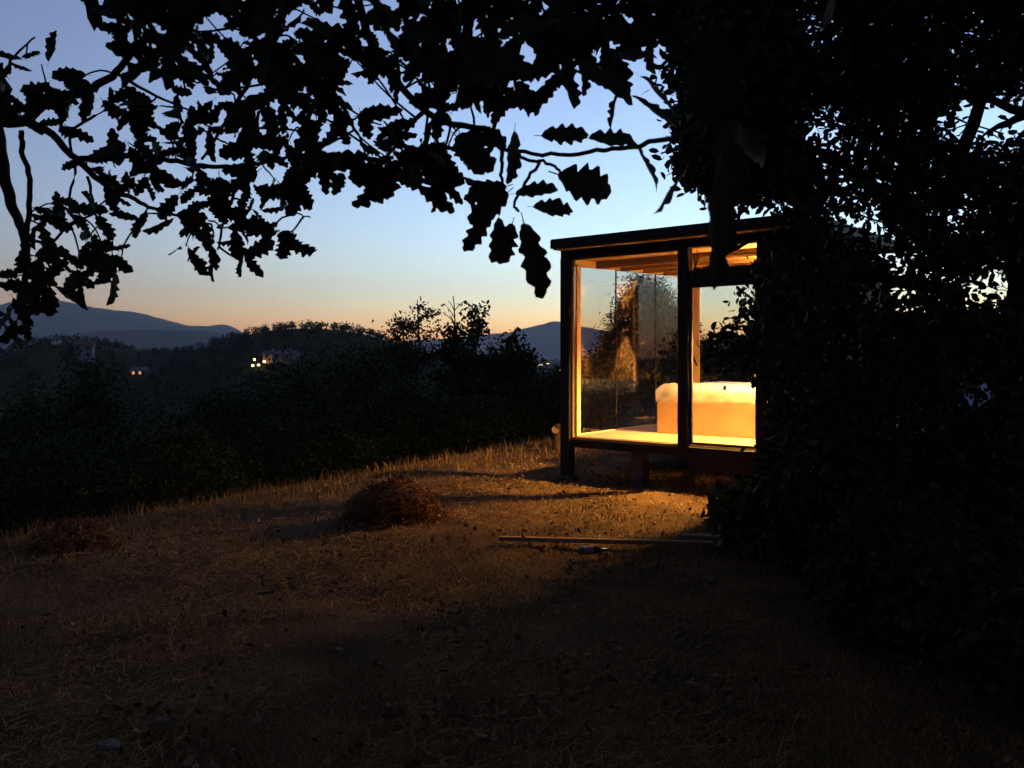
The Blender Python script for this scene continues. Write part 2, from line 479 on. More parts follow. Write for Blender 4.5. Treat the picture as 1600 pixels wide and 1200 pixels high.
def house(name, label, px, py, wx, dy, h, rz, wall, roof, wins, lit, group=None, cat='house', rh=None, dist=None):
    p = at(px, py, dist) if dist else ground_hit(px, py)
    r = empty(name, (p.x, p.y, gzf(p.x, p.y) - .1 if not dist else p.z), rz)
    tag(r, label, cat, group)
    lift = max(0.0, p.z - gzf(p.x, p.y)) if dist else 0
    boxo('wall', wall, r, -wx / 2, wx / 2, -dy / 2, dy / 2, -1.5 - lift, h, bev=.02)
    rh = rh or dy * .28
    V = [(-wx / 2 - .4, -dy / 2 - .5, h - .1), (wx / 2 + .4, -dy / 2 - .5, h - .1), (wx / 2 + .4, dy / 2 + .5, h - .1), (-wx / 2 - .4, dy / 2 + .5, h - .1), (-wx / 2 - .4, 0, h + rh), (wx / 2 + .4, 0, h + rh)]
    V += [(x, y, z - .25) for x, y, z in V[:4]]
    F = [(0, 1, 5, 4), (2, 3, 4, 5), (0, 4, 3), (1, 2, 5), (0, 6, 7, 1), (1, 7, 8, 2), (2, 8, 9, 3), (3, 9, 6, 0), (9, 8, 7, 6)]
    ro = MB().add(V, F).build('roof', roof, r)
    MB().box(wx * .18, wx * .18 + .7, -.3, .4, h + rh * .4, h + rh + .8, .02).build('chimney', wall, ro)
    for i, (wx_, wz) in enumerate(wins):
        wi = boxo('window', mat('window_frame_wood', (.12, .08, .05), .7), r, wx_ - .55, wx_ + .55, -dy / 2 - .06, -dy / 2 + .04, wz, wz + 1.3)
        boxo('pane', (GLOWIN if dist else GLOWDIM) if i in lit else PANED, wi, wx_ - .47, wx_ + .47, -dy / 2 - .09, -dy / 2 - .03, wz + .08, wz + 1.22)
    return r
house('farmhouse', 'pale two storey farmhouse on the left hillside below the mountain', 132, 559, 6.0, 6, 4.6, R(20), WALLW, TILE, [(-1.8, 2.6), (1.6, 2.6), (-1.8, .4), (1.6, .4)], [])
house('farmhouse', 'low dark farmhouse with two small lit windows behind the left trees', 219, 592, 5.2, 5, 2.4, R(5), mat('dark_stone_wall', (.13, .10, .085), .9, .1, (.09, .07, .06), 1.5), ROOFG, [(-1.6, .9), (.8, .9)], [0, 1], rh=1.3)
house('farmhouse', 'small house with a lamplit wall beside the cluster of terrace lamps', 422, 564, 4.2, 4, 2.6, R(-10), WALLP, ROOFG, [(-.6, .8)], [])
house('farmhouse', 'long grey roofed house right of the lamplit house on the hill', 447, 563, 9, 5, 2.2, R(-18), WALLW, ROOFG, [(-2.5, .6), (2, .6)], [])
def terrace_lamp(px, py, label):
    p = ground_hit(px, py + 3); z0 = gzf(p.x, p.y)
    r = empty('terrace_lamp', (p.x, p.y, z0)); tag(r, label, 'lamp', 'lamps on the lit hillside terrace')
    MB().tube([(0, 0, -.3), (0, 0, 1.6)], [.09, .06], 6).build('pole', DARK, r)
    MB().tube([(0, 0, 1.5), (0, 0, 1.6), (0, 0, 1.85), (0, 0, 2.15), (0, 0, 2.25)], [.1, .4, .55, .4, .1], 8).build('globe', GLOWLAMP, r, True)
for px, py, lb in ((398, 570, 'upper left of the four bright lamps on the far hillside'), (413, 570, 'bright hillside lamp standing apart, nearest the lamplit house'),
                   (395, 577, 'lower left of the four bright lamps on the far hillside'), (404, 577, 'lower middle of the four bright lamps on the far hillside')):
    terrace_lamp(px, py, lb)
_p = at(418, 568, 0) # unused; the small house has its lamplight in the wall colour
for i, (px, py, d, lb) in enumerate(((826, 569, 1250, 'tiny lit house left of the village beyond the cabin corner'), (844, 573, 1200, 'lit village house in the middle of the distant cluster'),
                                 (854, 571, 1230, 'lit village house at the right of the distant cluster'), (871, 583, 900, 'lone lit house below the village by the cabin post'))):
    house('village_house', lb, px, py, 9, 7, 5, R(10), WALLW, ROOFG, [(-2.6, 2.2), (0, 2.2), (2.4, 2.2)], [0, 1, 2] if i else [1], 'houses of the far village', dist=d)

# ------------------------------------------------------------------ trees and shrubs beyond the lawn edge
def slope_tree(px, Y, toppy, wpx, label, m=LEAF_MID, leaf=.16, nclump=260, per=26, seed=0, lob=3, name='hedge_tree', clr=None, tmpl=T_DIAM, cat='tree', shell=.5):
    X = (px - 800) / FPX * Y; zb = gzf(X, Y)
    top = CAMZ - (toppy - HOR) / FPX * Y
    H = top - zb; wr = wpx / FPX * Y / 2
    g = random.Random(seed)
    lobes = [(0, 0, H * .5, wr * .95, wr * .8, H * .46)]
    for k in range(lob):
        a = g.uniform(-1, 1)
        lobes.append((a * wr * .75, g.uniform(-.4, .4) * wr, H * g.uniform(.45, .74), wr * g.uniform(.3, .5), wr * .4, H * g.uniform(.2, .27)))
    lobes.append((g.uniform(-.2, .2) * wr, 0, H * .8, wr * .4, wr * .4, H * .2))
    return make_tree(name, label, (X, Y, zb), H, lobes, leaf * .6, nclump, int(per * 2.1), m, cat, 'trees along the lawn edge', trunk_r=max(.05, H * .025), clr=clr or wr * .2, seed=seed, tmpl=tmpl, shell=shell)

slope_tree(130, 22, 572, 210, 'broad dark tree left of the low lit farmhouse', seed=1, nclump=420, leaf=.2)
slope_tree(30, 19, 610, 260, 'dark tree at the left picture edge below the mountain', seed=2, nclump=380, leaf=.19)
slope_tree(-60, 15, 660, 240, 'shadowed bush half cut off by the left picture edge', seed=3, nclump=300, leaf=.16)
slope_tree(330, 25, 600, 260, 'low dark tree under the cluster of hillside lamps', seed=4, nclump=380, leaf=.2)
slope_tree(95, 13.5, 690, 240, 'dark bush behind the small heap at the left', seed=5, nclump=360, leaf=.14)
slope_tree(260, 15, 670, 240, 'dark bush at the lawn edge below the broad tree', LEAF_MID2, seed=6, nclump=360, leaf=.14)
slope_tree(400, 17, 690, 150, 'small paler bush low at the lawn edge left of the brush pile', LEAF_MID2, seed=7, nclump=240, leaf=.14)
slope_tree(470, 26, 572, 300, 'wide dark tree below the wooded hill', seed=8, nclump=460, leaf=.2)
slope_tree(585, 24, 540, 260, 'tall dark tree joining the hill and the feathery tree', LEAF_MID2, seed=9, nclump=460, leaf=.19)
slope_tree(500, 17, 640, 260, 'dark bush at the lawn edge behind the brush pile', seed=10, nclump=380, leaf=.15)
slope_tree(640, 18, 610, 220, 'dark bush at the lawn edge right of the brush pile', seed=11, nclump=380, leaf=.15)
slope_tree(770, 21, 545, 190, 'leafy dark tree in front of the blue sunset mountain', LEAF_MID2, seed=12, nclump=420, leaf=.17)
slope_tree(830, 19, 600, 150, 'dark bush just left of the cabin corner', seed=13, nclump=320, leaf=.15)
slope_tree(745, 18, 625, 180, 'dark bush below the leafy tree near the cabin', seed=14, nclump=320, leaf=.15)
slope_tree(890, 24, 572, 130, 'tree partly behind the cabin corner post', LEAF_MID2, seed=15, nclump=300, leaf=.18)

def sapling(name, label, px, Y, basepy, toppy, spread, seed, kind, m):
    """slender young tree rising above the shrubs; kind: feathery, oaky, bare"""
    g = random.Random(seed)
    b = at(px, basepy, Y); zb = gzf(b.x, b.y); r = empty(name, (b.x, b.y, zb)); tag(r, label, 'tree', 'young trees against the sunset')
    H = at(px, toppy, Y).z - zb; h0 = b.z - zb
    tb = MB(); pts = []
    st = spline([(0, 0, -.2, .05), (.05, 0, h0 * .5, .045), (-.03, .05, h0, .035), (.04, 0, h0 + (H - h0) * .55, .02), (0, 0, H, .010)], 5, .02)
    tb.tube([p[:3] for p in st], [p[3] for p in st], 6)
    nb = {'feathery': 17, 'oaky': 15, 'bare': 9}[kind]
    for k in range(nb):
        t = g.uniform(.05, .95) if kind != 'bare' else g.uniform(.15, .8)
        z = h0 + (H - h0) * t; s = min(st, key=lambda q: abs(q[2] - z))
        a = g.uniform(0, 2 * math.pi); L = spread * (1.1 - .75 * t) * g.uniform(.5, 1.1)
        if kind == 'bare': L *= .55
        e = s[:3] + np.array([math.cos(a) * L, math.sin(a) * L, L * (g.uniform(.2, .7) if kind != 'bare' else g.uniform(.8, 1.4))])
        mm = (s[:3] + e) / 2 + np.array([0, 0, .08 * L])
        q = spline([(*s[:3], .014), (*mm, .011), (*e, .007)], 4)
        tb.tube([p[:3] for p in q], [p[3] for p in q], 4)
        if kind == 'feathery':       # pinnate sprays
            for p in q[2:]:
                for _ in range(2):
                    dv = np.array([g.gauss(0, 1), g.gauss(0, 1), g.gauss(0, .5)]); dv /= np.linalg.norm(dv)
                    for j in range(7):
                        pts.append(p[:3] + dv * .055 * j + np.array([g.gauss(0, .02), g.gauss(0, .02), g.gauss(0, .02) - .004 * j * j * .5]))
        elif kind == 'oaky':
            for p in q[1:]:
                for _ in range(8): pts.append(p[:3] + np.array([g.gauss(0, .12), g.gauss(0, .12), g.gauss(0, .1)]))
    tb.build('trunk', BARK, r, True)
    if pts:
        V, F = cloud(np.array(pts), .085 if kind == 'feathery' else .13, T_LEAF)
        pobj('crown', npmesh('crown', V, F), m, r)
sapling('young_tree', 'feathery young tree standing clear against the pink sunset', 652, 20, 600, 468, 1.0, 21, 'feathery', LEAF_MID2)
sapling('young_tree', 'second feathery tree close behind the clear standing one', 628, 21, 600, 500, .7, 22, 'feathery', LEAF_MID2)
sapling('bare_sapling', 'thin bare sapling between the feathery and the leafy tree', 708, 20, 560, 462, .9, 23, 'bare', LEAF_MID2)
sapling('young_oak', 'leafy young oak with a bare tip above the dark bushes', 738, 20, 600, 476, .75, 24, 'oaky', LEAF_MID)
sapling('young_oak', 'lower leafy young oak left of the bare tipped one', 705, 20.5, 610, 515, .6, 26, 'oaky', LEAF_MID)
sapling('young_oak', 'small leafy oak right of the bare tipped one against the mountain', 805, 20, 620, 530, .65, 25, 'oaky', LEAF_MID)

# trees seen through the cabin
make_tree('garden_tree', 'rounded dark tree standing behind the cabin, seen through its glass', (at(1005, 560, 21).x, 21, gzf(at(1005, 560, 21).x, 21)), 4.6,
          [(0, 0, 2.2, .9, 1.0, 1.45), (.1, 0, 3.1, .5, .5, .5), (-.65, 0, 1.5, .5, .6, .8), (.75, .1, 2.2, .5, .5, .8)],   .075, 560, 74, LEAF_MID, 'tree', trunk_r=.12, clr=.26, seed=31)
make_tree('garden_tree', 'loose dark tree behind the cabin, seen through the glass door', (at(1135, 560, 24).x, 24, gzf(at(1135, 560, 24).x, 24)), 4.0,
          [(0, 0, .9, 1.3, 1.0, .75), (-.6, 0, 1.5, .4, .5, .5), (.9, 0, .8, .9, .6, .6)], .1, 330, 34, LEAF_MID, 'tree', trunk_r=.11, clr=.28, seed=32)
make_tree('garden_tree', 'low dark tree behind the cabin between the two taller ones', (at(1060, 600, 26).x, 26, gzf(at(1060, 600, 26).x, 26)), 3.0,
          [(0, 0, 1.5, 1.5, 1.0, 1.2), (-1.2, 0, 1.3, .9, .6, .9)], .14, 300, 26, LEAF_MID, 'tree', trunk_r=.1, clr=.3, seed=33)
make_tree('garden_tree', 'low bush behind the cabin floor at the left glass wall', (at(935, 600, 18).x, 18, gzf(at(935, 600, 18).x, 18)), 2.0,
          [(0, 0, 1.0, .9, .7, .8), (-.6, 0, .8, .6, .5, .6)], .11, 200, 24, LEAF_MID, 'bush', trunk_r=.06, clr=.22, seed=34)

# ------------------------------------------------------------------ dry grass
STRAW = leaf_mat('dry_grass', (.12, .066, .024), (.40, .25, .09), .8, .05)
GREENG = leaf_mat('green_grass', (.035, .045, .013), (.10, .10, .032), .8, .05)
def grass():
    def blades(n, ymin, ymax, h0, h1, wd, lean, mt, name, label, sel=None, pw=1.0, pxr=(-120, 1680)):
        Y = ymin * (ymax / ymin) ** (rng.random(n) ** pw); px = rng.uniform(*pxr, n); X = (px - 800) / FPX * Y
        c = crest(X, Y)
        k = (c < 1.6)
        if sel is not None: k &= sel(X, Y)
        X, Y = X[k], Y[k]; n = len(X)
        Z = gz(X, Y) - .004
        a = rng.uniform(0, 2 * np.pi, n); h = h0 + (h1 - h0) * rng.random(n) ** 2
        ln = lean * (.4 + rng.random(n)); b = rng.uniform(0, 2 * np.pi, n)
        wv = np.stack([np.cos(a), np.sin(a), a * 0], 1) * (wd * (.6 + .8 * rng.random(n)) * np.clip(Y / 5, .8, 2.6))[:, None]
        d1 = np.stack([np.cos(b) * np.sin(ln * .5), np.sin(b) * np.sin(ln * .5), np.cos(ln * .5)], 1) * (h * .55)[:, None]
        d2 = np.stack([np.cos(b) * np.sin(ln * 1.1), np.sin(b) * np.sin(ln * 1.1), np.cos(ln * 1.1)], 1) * (h * .45)[:, None]
        B = np.stack([X, Y, Z], 1)
        V = np.stack([B - wv, B + wv, B + d1 + wv * .7, B + d1 - wv * .7, B + d1 + d2], 1).reshape(-1, 3)
        i = np.arange(n) * 5
        F = np.concatenate([np.stack([i, i + 1, i + 2], 1), np.stack([i, i + 2, i + 3], 1), np.stack([i + 3, i + 2, i + 4], 1)])
        tag(pobj(name, npmesh(name, V, F), mt), label, 'grass', kind='stuff')
    patch = lambda s, th, up: (lambda X, Y: (fbm(X, Y, s, 11) > th) if up else (fbm(X, Y, s, 11) < th))
    def thin(X, Y): return (vnoise(X, Y, 1.3, 21) * .6 + vnoise(X, Y, 4.5, 22) * .4) > .02 + .4 * rng.random(len(X))
    blades(230000, 2.0, 17, .015, .075, .0017, 1.35, STRAW, 'dry_grass', 'short dry straw coloured grass covering the lawn', thin)
    blades(70000, 2.0, 16, .02, .085, .0017, 1.0, GREENG, 'green_grass', 'dull green grass patches among the dry lawn', lambda X, Y: (fbm(X, Y, .9, 31) > .5) & thin(X, Y))
    blades(24000, 6.0, 17, .06, .24, .0022, .7, STRAW, 'tall_grass', 'tall dry grass along the drop at the lawn edge', lambda X, Y: crest(X, Y) > -1.0 + 1.2 * rng.random(len(X)))
grass()

def hay():
    # loose mown stalks lying flat
    n = 26000
    Y = 2.2 * (14 / 2.2) ** rng.random(n); X = (rng.uniform(-100, 1250, n) - 800) / FPX * Y
    k = (crest(X, Y) < .3) & (fbm(X, Y, 1.1, 41) > .4); X, Y = X[k], Y[k]; n = len(X)
    L = .015 + .06 * rng.random(n) ** 2; a = rng.uniform(0, np.pi, n); Z = gz(X, Y) + .005 + .035 * rng.random(n)
    d = np.stack([np.cos(a), np.sin(a), rng.normal(0, .18, n)], 1) * L[:, None]; wv = np.stack([-np.sin(a), np.cos(a), a * 0 + .4], 1) * (.0013 * np.clip(Y / 5, .8, 2.5))[:, None]
    B = np.stack([X, Y, Z], 1)
    V = np.stack([B - d - wv, B + d - wv, B + d * .9 + wv, B - d * .9 + wv], 1).reshape(-1, 3)
    F = np.arange(n * 4).reshape(n, 4)
    tag(pobj('hay', npmesh('hay', V, F), STRAW), 'loose mown hay stalks scattered flat over the lawn', 'hay', kind='stuff')
hay()
def litter():
    n = 5200
    Y = 2.1 * (13 / 2.1) ** rng.random(n); X = (rng.uniform(-100, 1650, n) - 800) / FPX * Y
    k = (crest(X, Y) < .2) & (fbm(X, Y, .8, 61) > .40); X, Y = X[k], Y[k]
    P = np.stack([X, Y, gz(X, Y) + .012 + .03 * rng.random(len(X))], 1)
    V, F = cloud(P, .05, T_LEAF)
    tag(pobj('leaf_litter', npmesh('leaf_litter', V, F), leaf_mat('fallen_leaf', (.06, .03, .015), (.24, .15, .075), .85, .05)), 'fallen brown leaves scattered over the lawn', 'leaf litter', kind='stuff')
litter()

# ------------------------------------------------------------------ glass cabin
CX, CY, CRZ = .75, 10.7, math.atan2(-.611, .792)
cab = empty('glass_cabin', (CX, CY, 0), CRZ)
tag(cab, 'small glass walled cabin on legs, lit orange from inside', 'cabin')
def cw(x, y, z=0): return Vector((CX + .792 * x + .611 * y, CY - .611 * x + .792 * y, z))
W, D, FZ = 3.04, 3.78, .585            # outer width, depth, floor level
PITCH = .034
IX = 2.60                              # face of the inner right wall
def zc(y): return 2.90 + PITCH * y      # underside of the roof deck
# floor frame and boards
for nm, a in (('floor_beam', (.041, W - .141, -.055, .05, .45, .553)), ('floor_beam', (.041, W - .141, D - .12, D - .02, .45, .553)),
              ('floor_beam', (-.09, .01, .072, D - .082, .45, .553)), ('floor_beam', (W - .11, W - .01, .072, D - .082, .45, .553)), ('floor_beam', (1.45, 1.55, .053, D - .123, .45, .55))):
    boxo(nm, DARK, cab, *a)
nb = 26; bw = (D - .1) / nb
bm_ = MB().box(0.012, W - .115, .003, bw - .002, .5565, FZ, .003).mesh('floor_board')
for i in range(nb):
    o = pobj('floor_board', bm_, PINEX, cab, (0, .06 + i * bw, 0))
# posts
def post(x0, x1, y0, y1, z0, z1, m=DARK): return boxo('post', m, cab, x0, x1, y0, y1, z0, z1, bev=.006)
fl = post(-.10, .04, -.07, .07, -.15, 2.90)
boxo('foot_block', CONC, fl, -.14, .08, -.11, .11, -.2, .07, bev=.01)
post(1.575, 1.705, -.062, .062, .45, 2.90)
post(2.53, 2.66, -.062, .062, .45, 2.90)
fr = post(W - .14, W, -.07, .07, -.15, 2.90)
boxo('foot_block', CONC, fr, W - .18, W + .04, -.11, .11, -.2, .07, bev=.01)
bl = post(-.10, .0, D - .08, D + .03, -.6, zc(D) - .003, DARK); post(W - .14, W, D - .08, D + .03, -.3, zc(D) - .003)
boxo('pier', CONC, cab, .92, 1.09, -.02, .15, -.2, .449, bev=.012)
boxo('pier', CONC, cab, 2.2, 2.38, -.02, .15, -.2, .449, bev=.012)
boxo('pier', CONC, cab, -.12, .05, 1.85, 2.02, -.4, .449, bev=.012)
boxo('pier', CONC, cab, 1.4, 1.58, D - .16, D + .0, -.4, .449, bev=.012)
# front head beam and transom rail
boxo('head_beam', DARK, cab, -.10, W, -.06, .06, 2.9025, 3.02)
boxo('transom_rail', DARK, cab, 1.708, 2.527, -.05, .05, 2.46, 2.625)
# left front window
def framed(name, x0, x1, z0, z1, y, fw, fm, parent=None, tilt=0.0, pane=True):
    r = empty(name, (0, y, z0), 0, parent or cab); r.rotation_euler = (tilt, 0, 0)
    H = z1 - z0; t = .022
    boxo('frame', fm, r, x0, x0 + fw, -t, t, 0, H); boxo('frame', fm, r, x1 - fw, x1, -t, t, 0, H)
    boxo('frame', fm, r, x0 + fw + .001, x1 - fw - .001, -t, t, 0, fw); boxo('frame', fm, r, x0 + fw + .001, x1 - fw - .001, -t, t, H - fw, H)
    boxo('pane', GLASS, r, x0 + fw - .002, x1 - fw + .002, -.004, .004, fw - .002, H - fw + .002, bev=0.0005)
    return r
framed('front_window', .042, 1.573, .556, 2.899, .0, .022, BEAM)
boxo('window_lining', PINE, cab, .042, .075, .07, .16, FZ + .002, 2.81)
dr = framed('glass_door', 1.707, 2.528, .588, 2.458, .0, .028, DARK)
MB().tube([(2.47, -.03, .95), (2.47, -.07, .95), (2.47, -.07, 1.10), (2.47, -.03, 1.10)], .008, 6).build('handle', mat('brushed_steel', (.5, .5, .5), .3, .5, metal=1.0), dr, True)
tw = framed('transom_window', 1.735, 2.50, 2.632, 2.885, .02, .022, BEAM, tilt=R(-42))
MB().tube([(1.78, .02, 2.88), (1.762, .10, 2.80), (1.755, .17, 2.73)], .004, 5).build('stay_chain', DARK, cab)
# left glass wall
ys = [.072, 1.19, 2.385, D - .082]
for a, b in zip(ys, ys[1:]): boxo('glass_panel', GLASS, cab, -.006, .006, a + .008, b - .008, .588, 2.825 + PITCH * a, bev=.0005)
for y in ys[1:3]: boxo('joint_strip', DARK, cab, -.009, .009, y - .007, y + .007, .589, 2.82 + PITCH * y, bev=.001)
def sloped(name, m, parent, x0, x1, y0, y1, za, zb):
    """box whose top and bottom follow the roof pitch; za/zb are offsets from zc"""
    V = []
    for y in (y0, y1):
        for x in (x0, x1):
            V += [(x, y, zc(y) + za), (x, y, zc(y) + zb)]
    F = [(0, 1, 3, 2), (4, 6, 7, 5), (0, 4, 5, 1), (2, 3, 7, 6), (0, 2, 6, 4), (1, 5, 7, 3)]
    return MB().add(V, F).build(name, m, parent)
sloped('wall_plate', PINE, cab, -.04, .045, .072, D - .083, -.088, -.004)
sloped('wall_plate', PINE, cab, IX + .032, IX + .1, .072, D - .083, -.088, -.004)
boxo('sill_rail', PINE, cab, -.03, .011, .073, D - .083, .5555, FZ + .012)
boxo('corner_trim', PINE, cab, .002, .13, D - .118, D - .082, FZ + .002, zc(D) - .1)
# back wall: glass strip then boarded bed wall
boxo('back_glass', GLASS, cab, .132, 1.06, D - .055, D - .047, FZ + .004, zc(D) - .1, bev=.0005)
boxo('back_post', PINE, cab, 1.062, 1.13, D - .10, D - .0, FZ + .002, zc(D) - .1)
sloped('back_plate', PINE, cab, 0.005, W - .143, D - .081, D + .02, -.098, -.005)
nbb = 14; pw_ = (W - .145 - 1.132) / nbb
pb = MB().box(.001, pw_ - .001, D - .09, D - .05, FZ + .002, zc(D) - .105, .003).mesh('wall_board')
BROWNW = mat('brown_wall_boards', (.075, .045, .025), .6, .15, (.11, .068, .038), 3.0, .1, 50, (4, 4, .35))
for i in range(nbb): pobj('wall_board', pb, BROWNW, cab, (1.132 + i * pw_, 0, 0))
boxo('back_cladding', DARK, cab, 1.135, W - .143, D - .045, D - .01, .45, zc(D) - .105)
# right wall
nbr = 20; rw = (D - .16) / nbr
rb = MB().box(IX, IX + .03, .001, rw - .001, FZ + .002, 2.81, .003).mesh('lining_board')
cl = MB().box(W - .035, W - .005, .004, rw - .004, .44, 2.895, .004).mesh('cladding_board')
for i in range(nbr):
    pobj('lining_board', rb, PINE, cab, (0, .075 + i * rw, 0)); pobj('cladding_board', cl, DARK, cab, (.004 if i % 2 else 0, .075 + i * rw, 0))
boxo('front_cladding', DARK, cab, 2.662, W - .142, -.05, .008, .45, 2.898)
boxo('skirting', DARK, cab, 1.71, W - .15, -.05, .05, .28, .4485)
# ceiling, beams, roof
nce = 12; cwid = (D - .1) / nce
for i in range(nce): sloped('ceiling_board', PINEX, cab, .0, W - .05, .065 + i * cwid, .065 + (i + 1) * cwid - .004, .0, .018)
for y in (.62, 1.28, 1.94, 2.60, 3.26): sloped('rafter', BEAM, cab, .047, IX - .002, y - .04, y + .04, -.10, -.003)
rf = sloped('roof', DARK, cab, -.13, W + .14, -.25, D + .25, .125, .235)
sloped('soffit', mat('pine_soffit', (.45, .30, .17), .6, .2, (.52, .36, .2), 3), rf, -.10, W + .11, -.225, -.065, .105, .122)
sloped('soffit', DARK, rf, -.10, W + .11, .065, D + .22, .105, .122)
sloped('roof_sheet', mat('roof_sheet', (.015, .015, .016), .85, .05), rf, -.12, W + .13, -.24, D + .24, .2365, .245)

# wall sconces that light the room
WARM = (1.0, .50, .125)
BULB = emis('sconce_bulb', WARM, 30 * EV)
BRASS = mat('dark_bronze', (.05, .035, .025), .4, .5, metal=.6)
def sconce(x, y, z, rz, label, pw, cone=44, down=1.15):
    r = empty('wall_sconce', cw(x, y, z), CRZ + rz); tag(r, label, 'sconce', 'up and down wall sconces in the cabin')
    boxo('back_plate', BRASS, r, -.03, .03, -.012, .0, -.05, .05)
    # open tube standing off the wall: local -y is into the room
    MB().tube([(0, -.06, -.075), (0, -.06, .075)], .035, 12, cap=False).build('body', BRASS, r, True)
    MB().tube([(0, -.012, 0), (0, -.03, 0)], .012, 6).build('arm', BRASS, r)
    for s in (1, -1):
        MB().tube([(0, -.06, s * .03), (0, -.06, s * .055)], [.024, .018], 10).build('bulb', BULB, r, True)
        l = bpy.data.lights.new('sconce_beam', 'SPOT'); l.energy = EV * pw * (1 if s > 0 else down); l.color = WARM
        l.spot_size = R(cone if s > 0 or cone < 110 else 168); l.spot_blend = .45 if cone < 110 else .6; l.shadow_soft_size = .02 if cone < 110 else .11
        lo = bpy.data.objects.new('sconce_beam', l); C.objects.link(lo); lo.parent = r
        lo.location = (0, -.062, s * .078); lo.rotation_euler = (0 if s < 0 else math.pi, 0, 0)
sconce(1.28, D - .092, 2.23, 0, 'left bedside sconce on the boarded back wall of the cabin', 260.0)
sconce(2.25, D - .092, 2.23, 0, 'right bedside sconce on the boarded back wall of the cabin', 260.0)
sconce(IX - .001, .95, 2.25, R(-90), 'sconce on the right cabin wall just inside the glass door', 64.0, 130, 4.0)

# bed and its plastic wrapped mattress
bed = empty('bed', cw(0, 0, FZ), CRZ); tag(bed, 'pale plywood box bed behind the cabin glass', 'bed')
BX0, BX1, BY0, BY1 = .70, 2.575, 1.10, 3.05
boxo('front_panel', PLY, bed, BX0, BX1, BY0, BY0 + .022, .002, .462)
boxo('side_panel', PLY, bed, BX0, BX0 + .022, BY0 + .023, BY1, .002, .462)
boxo('side_panel', PLY, bed, BX1 - .022, BX1, BY0 + .023, BY1, .002, .462)
boxo('back_panel', PLY, bed, BX0 + .023, BX1 - .023, BY1 - .022, BY1, .002, .462)
boxo('slat_base', PLY, bed, BX0 + .024, BX1 - .024, BY0 + .024, BY1 - .024, .40, .43)
def rbox(name, x0, x1, y0, y1, z0, z1, r, nx, ny, wr=0.0, seed=0, skirt=0.0):
    """rounded top sheet hanging down to z0, wrinkled"""
    us = np.linspace(-1, 1, nx); vs_ = np.linspace(-1, 1, ny)
    U, Vv = np.meshgrid(us, vs_, indexing='ij')
    hx, hy, cx, cy = (x1 - x0) / 2, (y1 - y0) / 2, (x0 + x1) / 2, (y0 + y1) / 2
    hang = z1 - z0
    def fold(u, h):     # arclength coordinate -> (pos, drop)
        s = np.abs(u) * (h + hang); flat = h - r
        a = np.clip((s - flat) / r, 0, np.pi / 2)
        pos = np.where(s < flat, s, flat + r * np.sin(a)); dr_ = np.where(s < flat, 0, r * (1 - np.cos(a)))
        ex = np.maximum(s - flat - r * np.pi / 2, 0)
        return np.sign(u) * pos, dr_ + ex
    X, dx = fold(U, hx); Y, dy = fold(Vv, hy)
    Z = z1 - np.minimum(np.maximum(dx, dy) + .25 * np.minimum(dx, dy), hang)
    k = wr * (np.abs(fbm(X * 1.0 + Y * .6, Y - X * .5 + Z, 3.2, seed) - .47) * 2 + .5 * np.abs(vnoise(X * .6 + Y, Y * .3 + Z * 2 - X, 7, seed + 2) - .5))
    out = np.stack([cx + X + np.sign(U) * (dx > r * .5) * k, cy + Y + np.sign(Vv) * (dy > r * .5) * k, Z + k * (np.maximum(dx, dy) < r) * 1.3], -1).reshape(-1, 3)
    i, j = np.meshgrid(np.arange(nx - 1), np.arange(ny - 1), indexing='ij')
    F = np.stack([i * ny + j, (i + 1) * ny + j, (i + 1) * ny + j + 1, i * ny + j + 1], -1).reshape(-1, 4)
    return npmesh(name, out, F, True)
FAB = mat('white_ticking', (.52, .47, .40), .9, .1, (.46, .42, .36), 12)
mt = empty('mattress', cw(0, 0, FZ), CRZ); tag(mt, 'thick pale mattress lying on the box bed', 'mattress')
pobj('top_cover', rbox('top_cover', BX0 + .09, BX1 - .05, BY0 + .14, BY1 - .04, .43, .63, .06, 40, 40), FAB, mt)
MB().box(BX0 + .1, BX1 - .06, BY0 + .15, BY1 - .05, .432, .50).build('side_band', FAB, mt)
ps = pobj('plastic_sheet', rbox('plastic_sheet', BX0 - .012, BX1 + .012, BY0 - .012, BY1 + .012, .43, .645, .085, 130, 130, .034, 3), PLASTIC)
ps.location = cw(0, 0, FZ); ps.rotation_euler = (0, 0, CRZ); tag(ps, 'crumpled clear plastic sheet wrapped over the mattress', 'plastic sheet')

